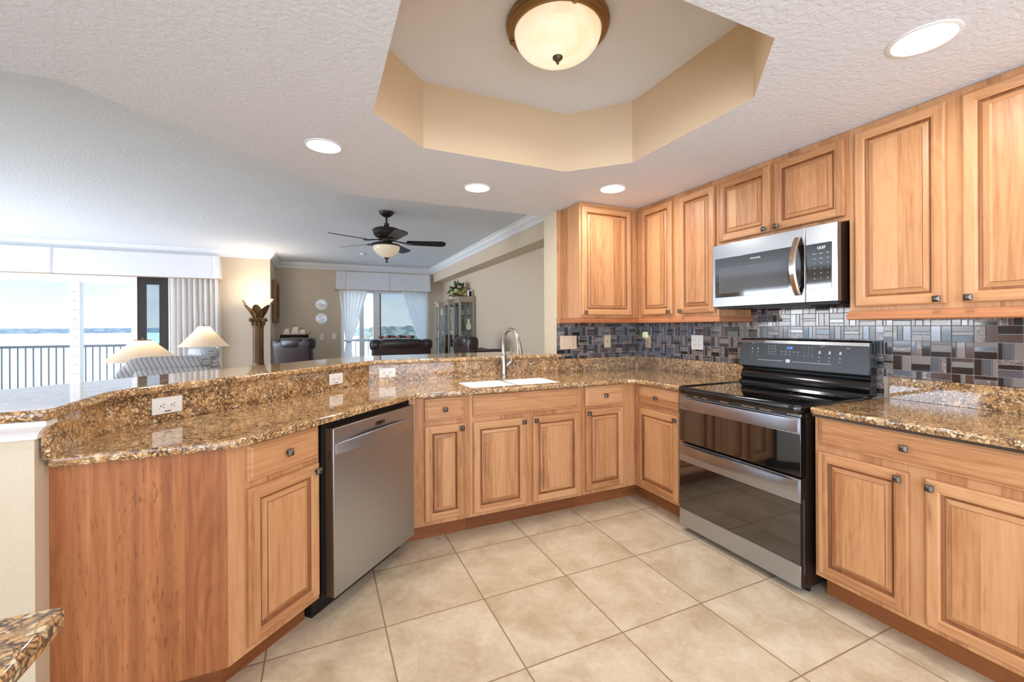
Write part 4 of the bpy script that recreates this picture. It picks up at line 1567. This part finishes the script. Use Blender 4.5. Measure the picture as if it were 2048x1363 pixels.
side_table('round side table under the lamp nearer the bar', -1.79, 6.0, 0.60, 0.24)
table_lamp('cream cone-shaded table lamp behind the striped armchair nearer the bar', -1.79, 6.0, 0.60, 0.945, 1.175, 0.325, 0.08, 4)
side_table('round side table under the lamp beside the curtain', -1.585, 7.75, 0.62)
table_lamp('cream cone-shaded table lamp before the straight white curtain', -1.585, 7.75, 0.62, 1.032, 1.34, 0.305, 0.062, 4)


def armchair(label, x, y, rot, s=1.0, ztop=1.0):
    """local: faces +y, back at -y"""
    t2 = thing('armchair', label, 'armchair', (x, y, 0), rot, 'striped armchairs by the window')
    m2 = MB(); m2.superq((0, 0, 0.27), (0.36, 0.36, 0.19), 0.25, seg=28)
    m2.build('seat_base', 'striped_fabric', t2)
    m2 = MB(); m2.superq((0, 0.05, 0.46), (0.26, 0.30, 0.075), 0.4)
    m2.build('seat_cushion', 'striped_fabric', t2)
    for sx in (-1, 1):
        m2 = MB(); m2.superq((sx * 0.33, 0.02, 0.40), (0.08, 0.34, 0.23), 0.45)
        m2.build('arm', 'striped_fabric', t2)
        for sy in (-0.28, 0.28):
            m2 = MB(); m2.lathe([(0.02, 0.0), (0.028, 0.10)], (sx * 0.28, sy, 0), 10)
            m2.build('leg', 'wood_dark_gold', t2)
    R = Matrix.Rotation(radians(12), 4, 'X')
    m2 = MB(); m2.superq((0, -0.30, 0.62), (0.33, 0.10, ztop - 0.64), 0.38, M=R, seg=28)
    m2.build('backrest', 'striped_fabric', t2)
    m2 = MB(); m2.superq((0.03, -0.36, ztop - 0.06), (0.28, 0.13, 0.085), 0.55, seg=28)
    m2.build('head_cushion', 'striped_fabric', t2)
    m2 = MB(); m2.superq((0.10, -0.46, ztop - 0.16), (0.29, 0.12, 0.09), 0.5, seg=28)
    m2.build('back_pillow', 'striped_fabric', t2)
    return t2


armchair('grey striped armchair nearer the bar, its padded back towards the kitchen', -1.40, 5.25, radians(12), ztop=1.02)
armchair('pale grey striped armchair before the lamp beside the curtain', -1.10, 7.02, radians(-62), ztop=1.03)

# floor lamp (column torchiere)
tl = thing('floor_lamp', 'carved column floor lamp with a glowing glass bowl against the wall', 'floor lamp', (-0.955, 8.40, 0))
m_ = MB()
m_.box(-0.15, -0.15, 0, 0.15, 0.15, 0.10, 0, 0.01)
m_.lathe([(0.135, 0.10), (0.14, 0.13), (0.11, 0.15), (0.115, 0.18), (0.095, 0.20), (0.095, 0.66), (0.09, 0.68), (0.09, 0.72)], (0, 0, 0), 28)
m_.build('plinth', 'wood_dark_gold', tl)
m_ = MB()
lp = []
NF = 16
for z in (0.70, 0.72, 1.30, 1.32):
    lp.append([((0.082 - (0.009 if (k % 4) in (0,) else 0.0)) * cos(2 * pi * k / (NF * 4)), (0.082 - (0.009 if (k % 4) in (0,) else 0.0)) * sin(2 * pi * k / (NF * 4)), z) for k in range(NF * 4)])
m_.rings(lp, 0, False)
m_.lathe([(0.088, 1.315), (0.092, 1.325), (0.086, 1.335)], (0, 0, 0), 28)
m_.build('fluted_column', 'wood_dark_gold', tl)
m_ = MB()
m_.lathe([(0.08, 1.33), (0.085, 1.38), (0.10, 1.42), (0.12, 1.44), (0.115, 1.455)], (0, 0, 0), 24)
m_.box(-0.12, -0.12, 1.452, 0.12, 0.12, 1.475, 0, 0.006)
for a in range(4):
    v = Matrix.Rotation(radians(45 + 90 * a), 4, 'Z')
    p = v @ Vector((0.135, 0, 1.435))
    m_.superq(tuple(p), (0.036, 0.036, 0.028), 1.0, seg=14, rings=10)
for a in range(10):
    v = Matrix.Rotation(2 * pi * a / 10, 4, 'Z')
    m_.superq(tuple(v @ Vector((0.09, 0, 1.38))), (0.02, 0.02, 0.035), 1.0, seg=10, rings=8)
m_.build('capital', 'wood_dark_gold', tl)
m_ = MB()
for a in range(7):
    v = Matrix.Rotation(2 * pi * a / 7 + 0.2, 4, 'Z')
    tall = 0.30 if a in (0, 3) else 0.22
    wd = 0.05

    def leaf(u, k_):
        r_ = 0.06 + 0.05 * k_ + 0.11 * k_ ** 2.2
        ww = (u - 0.5) * 2 * wd * (0.5 + 1.1 * sin(pi * min(k_ * 0.85 + 0.1, 1)))
        return v @ Vector((r_, ww, 1.476 + tall * k_ - 0.02 * abs(u - 0.5)))
    m_.surf(leaf, 6, 8)
    if a in (0, 3):
        m_.tube([v @ Vector(q) for q in ((0.20, 0, 1.72), (0.235, 0, 1.765), (0.225, 0, 1.805), (0.20, 0, 1.80), (0.195, 0, 1.78))], [0.02, 0.018, 0.015, 0.012, 0.008], 8)
m_.build('leaf_cup', 'antique_brass', tl, fix=False)
m_ = MB()
m_.lathe([(0.05, 1.52), (0.10, 1.60), (0.15, 1.68), (0.20, 1.76), (0.235, 1.80), (0.225, 1.80), (0.18, 1.745), (0.12, 1.67), (0.05, 1.55)], (0, 0, 0), 36)
m_.build('glass_shade', 'torch_glass', tl)
lamp_light('torch_bulb', 'POINT', 7, tl, (0, 0, 1.88), (1, 0.88, 0.7), 0.08)

# picture on the jog wall
pf = thing('picture_frame', 'dark gold framed picture hanging on the narrow side wall', 'picture', (XJ, 9.42, 1.81))
m_ = MB()
for y0, y1, z0, z1 in ((-0.34, -0.25, -0.40, 0.40), (0.25, 0.34, -0.40, 0.40), (-0.25, 0.25, 0.31, 0.40), (-0.25, 0.25, -0.40, -0.31)):
    m_.box(0.0005, y0, z0, 0.075, y1, z1, 0, 0.012)
m_.build('frame', 'wood_dark_gold', pf)
m_ = MB(); m_.box(0.01, -0.25, -0.31, 0.035, 0.25, 0.31)
m_.build('canvas', 'shore_trees', pf)

# plaques
def plaque(label, z):
    t2 = thing('wall_plaque', label, 'wall plaque', (0.035, YF - 0.0005, z), 0, 'round plaques on the far wall')
    m2 = MB()
    n_ = 48
    lp = []
    for r_, d in ((0.112, 0.0), (0.114, -0.008), (0.100, -0.014), (0.080, -0.010), (0.01, -0.010)):
        lp.append([((r_ * (1 + (0.035 * abs(sin(4 * 2 * pi * k / n_)) if r_ > 0.09 else 0))) * cos(2 * pi * k / n_), d, (r_ * (1 + (0.035 * abs(sin(4 * 2 * pi * k / n_)) if r_ > 0.09 else 0))) * sin(2 * pi * k / n_)) for k in range(n_)])
    m2.rings(lp, 0, True)
    m2.build('plate', 'white_ceramic', t2)
    m2 = MB()
    m2.tube([(-0.05, -0.013, 0.0 + 0.01), (-0.03, -0.013, 0.03), (-0.005, -0.013, 0.02), (0.0, -0.013, -0.015), (0.03, -0.013, -0.025), (0.06, -0.013, -0.01)], 0.005, 6)
    m2.build('relief', 'tile_ash', t2)


plaque('upper of two round white plaques on the far wall', 1.795)
plaque('lower of two round white plaques on the far wall', 1.497)


# leather recliners
def recliner(name, label, x, y, rot, wd, ztop, mat='leather', group='dark leather seats', lift=0.0, sc=1.0):
    """local: faces +y"""
    t2 = thing(name, label, 'recliner', (x, y, 0), rot, group)
    t2.scale = (sc, sc, 1)
    m2 = MB(); m2.superq((0, 0.02, 0.26), (wd / 2, 0.42, 0.235), 0.2, seg=28)
    m2.build('seat_base', mat, t2)
    m2 = MB(); m2.superq((0, 0.08, 0.47), (wd / 2 - 0.13, 0.36, 0.09), 0.4, seg=28)
    m2.build('seat_cushion', mat, t2)
    for sx in (-1, 1):
        m2 = MB(); m2.superq((sx * (wd / 2 - 0.07), 0.05, 0.44 + lift / 2), (0.10, 0.42, 0.20 + lift / 2), 0.5, seg=24)
        m2.superq((sx * (wd / 2 - 0.06), 0.05, 0.60 + lift), (0.13, 0.45, 0.075), 0.75, seg=24)
        m2.build('arm', mat, t2)
    R = Matrix.Rotation(radians(10), 4, 'X')
    m2 = MB(); m2.superq((0, -0.36, 0.66), (wd / 2 - 0.03, 0.09, ztop - 0.70), 0.22, M=R, seg=28)
    m2.build('backrest', 'leather_brown', t2)
    m2 = MB()
    m2.superq((0, -0.40, ztop - 0.085), (wd / 2 - 0.14, 0.13, 0.085), 0.5, seg=28)
    for sx in (-1, 1):
        m2.superq((sx * (wd / 2 - 0.09), -0.38, ztop - 0.10), (0.09, 0.13, 0.095), 0.6, seg=20)
    m2.build('head_roll', mat, t2)
    return t2


recliner('recliner', 'wide dark leather recliner with its back to the kitchen, before the far door', 1.30, 7.95, 0, 1.06, 1.105)
recliner('recliner', 'dark leather recliner between the column floor lamp and the plaques', -0.19, 8.02, radians(-28), 0.66, 1.15)
recliner('recliner', 'dark leather recliner before the glass curio cabinet', 2.245, 6.2, radians(-78), 0.80, 1.17, lift=0.30, sc=0.66)

th = thing('throw', 'red and blue patterned throw folded over the wide recliner back', 'throw', (1.24, 7.56, 1.118))
m_ = MB()
rg_ = random.Random(4)
for k in range(9):
    m_.superq((-0.28 + 0.065 * k, rg_.uniform(-0.03, 0.03), 0.016 + rg_.uniform(0, 0.012)), (0.05, 0.06, 0.018 + 0.012 * rg_.random()), 0.8, seg=12, rings=8, m=k % 3)
pmat('throw_red', (120, 62, 66), 0.9); pmat('throw_peach', (190, 150, 132), 0.9); pmat('throw_slate', (70, 80, 92), 0.9)
m_.build('folded_cloth', ['throw_red', 'throw_peach', 'throw_slate'], th)

# model ship on a tall stand
st = thing('pedestal_table', 'slim dark stand behind the left recliner holding the model ship', 'table', (-0.46, 8.95, 0))
m_ = MB(); m_.box(-0.30, -0.13, 1.075, 0.30, 0.13, 1.10, 0, 0.005)
m_.build('table_top', 'wood_dark_gold', st)
for sx in (-0.26, 0.26):
    for sy in (-0.1, 0.1):
        m_ = MB(); m_.box(sx - 0.02, sy - 0.02, 0, sx + 0.02, sy + 0.02, 1.075)
        m_.build('leg', 'wood_dark_gold', st)
sh = thing('model_ship', 'dark model sailing ship with pale sails behind the left recliner', 'model ship', (-0.45, 8.95, 1.1005))
m_ = MB()
m_.rings([[(x, wy_ * s_, z_) for wy_, z_ in ((-1, 0.075), (-0.6, 0.03), (0, 0.012), (0.6, 0.03), (1, 0.075))] for x, s_ in ((-0.22, 0.02), (-0.16, 0.04), (0, 0.05), (0.16, 0.04), (0.26, 0.004))], 0, True)
m_.box(-0.06, -0.03, 0.0, 0.06, 0.03, 0.02)
m_.build('hull', 'bronze', sh)
m_ = MB()
for x, h_ in ((-0.12, 0.22), (0.02, 0.26), (0.14, 0.20)):
    m_.tube([(x, 0, 0.05), (x, 0, h_)], 0.006, 6)
m_.tube([(0.2, 0, 0.07), (0.30, 0, 0.11)], 0.005, 6)
m_.build('masts', 'bronze', sh)
m_ = MB()
for x, w_, z0, z1 in ((-0.12, 0.055, 0.08, 0.19), (0.02, 0.065, 0.085, 0.22), (0.14, 0.055, 0.085, 0.17)):
    m_.surf(lambda u, v: (x + (u - 0.5) * 2 * w_ * (1 - 0.45 * v) + 0.02 * v, -0.02 - 0.02 * sin(pi * v), z0 + (z1 - z0) * v), 6, 6)
m_.build('sails', 'shade_cream', sh, fix=False)

# curio cabinet: three stepped glazed bays against the right wall
cc = thing('curio_cabinet', 'gilded wood curio cabinet with glass bays against the right wall', 'cabinet', (RW - 0.015, 7.54, 0))
bays = [(-0.305, 0.0, 0.36, 1.865), (-0.41, 0.361, 0.69, 1.835), (-0.51, 0.691, 0.95, 1.805)]
curio_mats = ['wood_dark_gold', 'trim_white']
pmat('curio_gilt', (178, 164, 144), 0.35, 0.35)
for x0, y0, y1, h_ in bays:
    m_ = MB()
    p_ = 0.035
    m_.box(x0, y0, 0, 0, y1, 0.30)
    m_.box(x0, y0, h_ - 0.10, 0, y1, h_ - 0.03)
    m_.box(x0 - 0.03, y0 - 0.015, h_ - 0.03, 0, y1, h_)
    m_.box(-0.01, y0 + 0.001, 0.3, 0, y1 - 0.001, h_ - 0.1)
    for xx in (x0, -p_ - 0.01):
        for yy in (y0, y1 - p_):
            m_.box(xx, yy, 0.3, xx + p_, yy + p_, h_ - 0.1)
    by_ = m_.build('bay', 'curio_gilt' if True else 'wood_dark_gold', cc)
    m_ = MB()
    m_.box(x0 + p_, y0 + 0.012, 0.3, -p_ - 0.01, y0 + 0.016, h_ - 0.1)
    m_.box(x0 + 0.012, y0 + p_, 0.3, x0 + 0.016, y1 - p_, h_ - 0.1)
    m_.build('glass', 'pane_cabinet', by_)
    for zs in (0.62, 0.93, 1.24, 1.52):
        m_ = MB(); m_.box(x0 + 0.018, y0 + 0.018, zs, -0.012, y1 - 0.003, zs + 0.008)
        m_.build('shelf', 'grey_glass', by_)

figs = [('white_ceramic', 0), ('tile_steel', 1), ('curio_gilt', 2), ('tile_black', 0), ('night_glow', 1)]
rg_ = random.Random(11)
for bi, (x0, y0, y1, h_) in enumerate(bays):
    for si, zs in enumerate((0.93, 1.24, 1.52)):
        nn = 2
        for q in range(nn):
            fx_ = RW - 0.015 + x0 + 0.075 + (-x0 - 0.17) * (q / max(nn - 1, 1))
            fy_ = 7.54 + y0 + 0.075 + 0.05 * rg_.random()
            mt, kd = figs[rg_.randrange(5)]
            m_ = MB()
            s_ = rg_.uniform(0.85, 1.1) * (0.75 if si == 2 else 1.15)
            if kd == 0:
                pr_ = [(0.03, 0), (0.028, 0.02), (0.018, 0.05), (0.028, 0.10), (0.012, 0.135), (0.02, 0.155), (0.016, 0.18), (0.0, 0.19)]
            elif kd == 1:
                pr_ = [(0.022, 0), (0.04, 0.03), (0.042, 0.07), (0.02, 0.11), (0.016, 0.14), (0.026, 0.17)]
            else:
                pr_ = [(0.026, 0), (0.008, 0.02), (0.008, 0.07), (0.036, 0.11), (0.04, 0.15), (0.034, 0.16)]
            m_.lathe([(r_ * s_, z_ * s_) for r_, z_ in pr_], (0, 0, 0), 14)
            o = m_.build('figurine', mt, None, (fx_, fy_, zs + 0.0085))
            tag(o, 'small ornament behind glass on a curio cabinet shelf', 'ornament', 'ornaments in the curio cabinet')

# flower arrangement on the curio
pmat('leaf_green', (54, 78, 48), 0.6); pmat('leaf_dark', (30, 38, 30), 0.6); pmat('bloom_lime', (168, 176, 110), 0.7); pmat('bloom_gold', (196, 166, 104), 0.7); pmat('basket', (120, 100, 72), 0.8)
fa = thing('flower_arrangement', 'artificial arrangement of dark leaves and pale gourds atop the curio cabinet', 'flowers', (2.44, 7.98, 1.8655))
m_ = MB(); m_.lathe([(0.08, 0), (0.12, 0.05), (0.13, 0.09), (0.11, 0.09)], (0, 0, 0), 20)
m_.build('basket', 'basket', fa)
m_ = MB()
rg_ = random.Random(2)
for k in range(90):
    a = rg_.uniform(0, 2 * pi); e_ = rg_.uniform(-0.15, 1.3); L = rg_.uniform(0.14, 0.30)
    d = Vector((cos(a) * cos(e_) * 0.75, sin(a) * cos(e_) * 1.0, sin(e_)))
    c0 = Vector((0, 0, 0.07)) + d * (L * 0.45)
    c1 = Vector((0, 0, 0.07)) + d * L
    sd_ = d.cross(Vector((rg_.random(), rg_.random(), 1))).normalized() * rg_.uniform(0.02, 0.035)
    mid = (c0 + c1) / 2 + Vector((0, 0, 0.02))
    mt = 0 if rg_.random() < 0.45 else 1
    m_.poly([c0, mid + sd_, c1], mt); m_.poly([c0, c1, mid - sd_], mt)
m_.build('foliage', ['leaf_green', 'leaf_dark'], fa, fix=False)
for k, (p, r_, mt) in enumerate((((-0.05, -0.12, 0.13), 0.06, 'bloom_lime'), ((0.04, -0.14, 0.10), 0.06, 'bloom_gold'), ((0.11, -0.10, 0.15), 0.05, 'bloom_lime'), ((0.12, -0.13, 0.07), 0.055, 'bloom_gold'), ((-0.12, -0.06, 0.09), 0.05, 'bloom_lime'), ((0.02, -0.08, 0.21), 0.05, 'bloom_gold'))):
    m_ = MB(); m_.superq(p, (r_, r_, r_ * 0.8), 1.0, seg=14, rings=10)
    m_.build('gourd', mt, fa)
sp = thing('small_speaker', 'small white and dark box speaker atop the curio cabinet end', 'speaker', (2.575, 7.66, 1.8655))
m_ = MB(); m_.box(-0.03, -0.04, 0, 0.04, 0.04, 0.13, 0, 0.006)
m_.build('enclosure', 'trim_white', sp)
m_ = MB(); m_.box(-0.02, -0.043, 0.015, 0.03, -0.0405, 0.115, 0, 0.001)
m_.build('grille', 'black_plastic', sp)
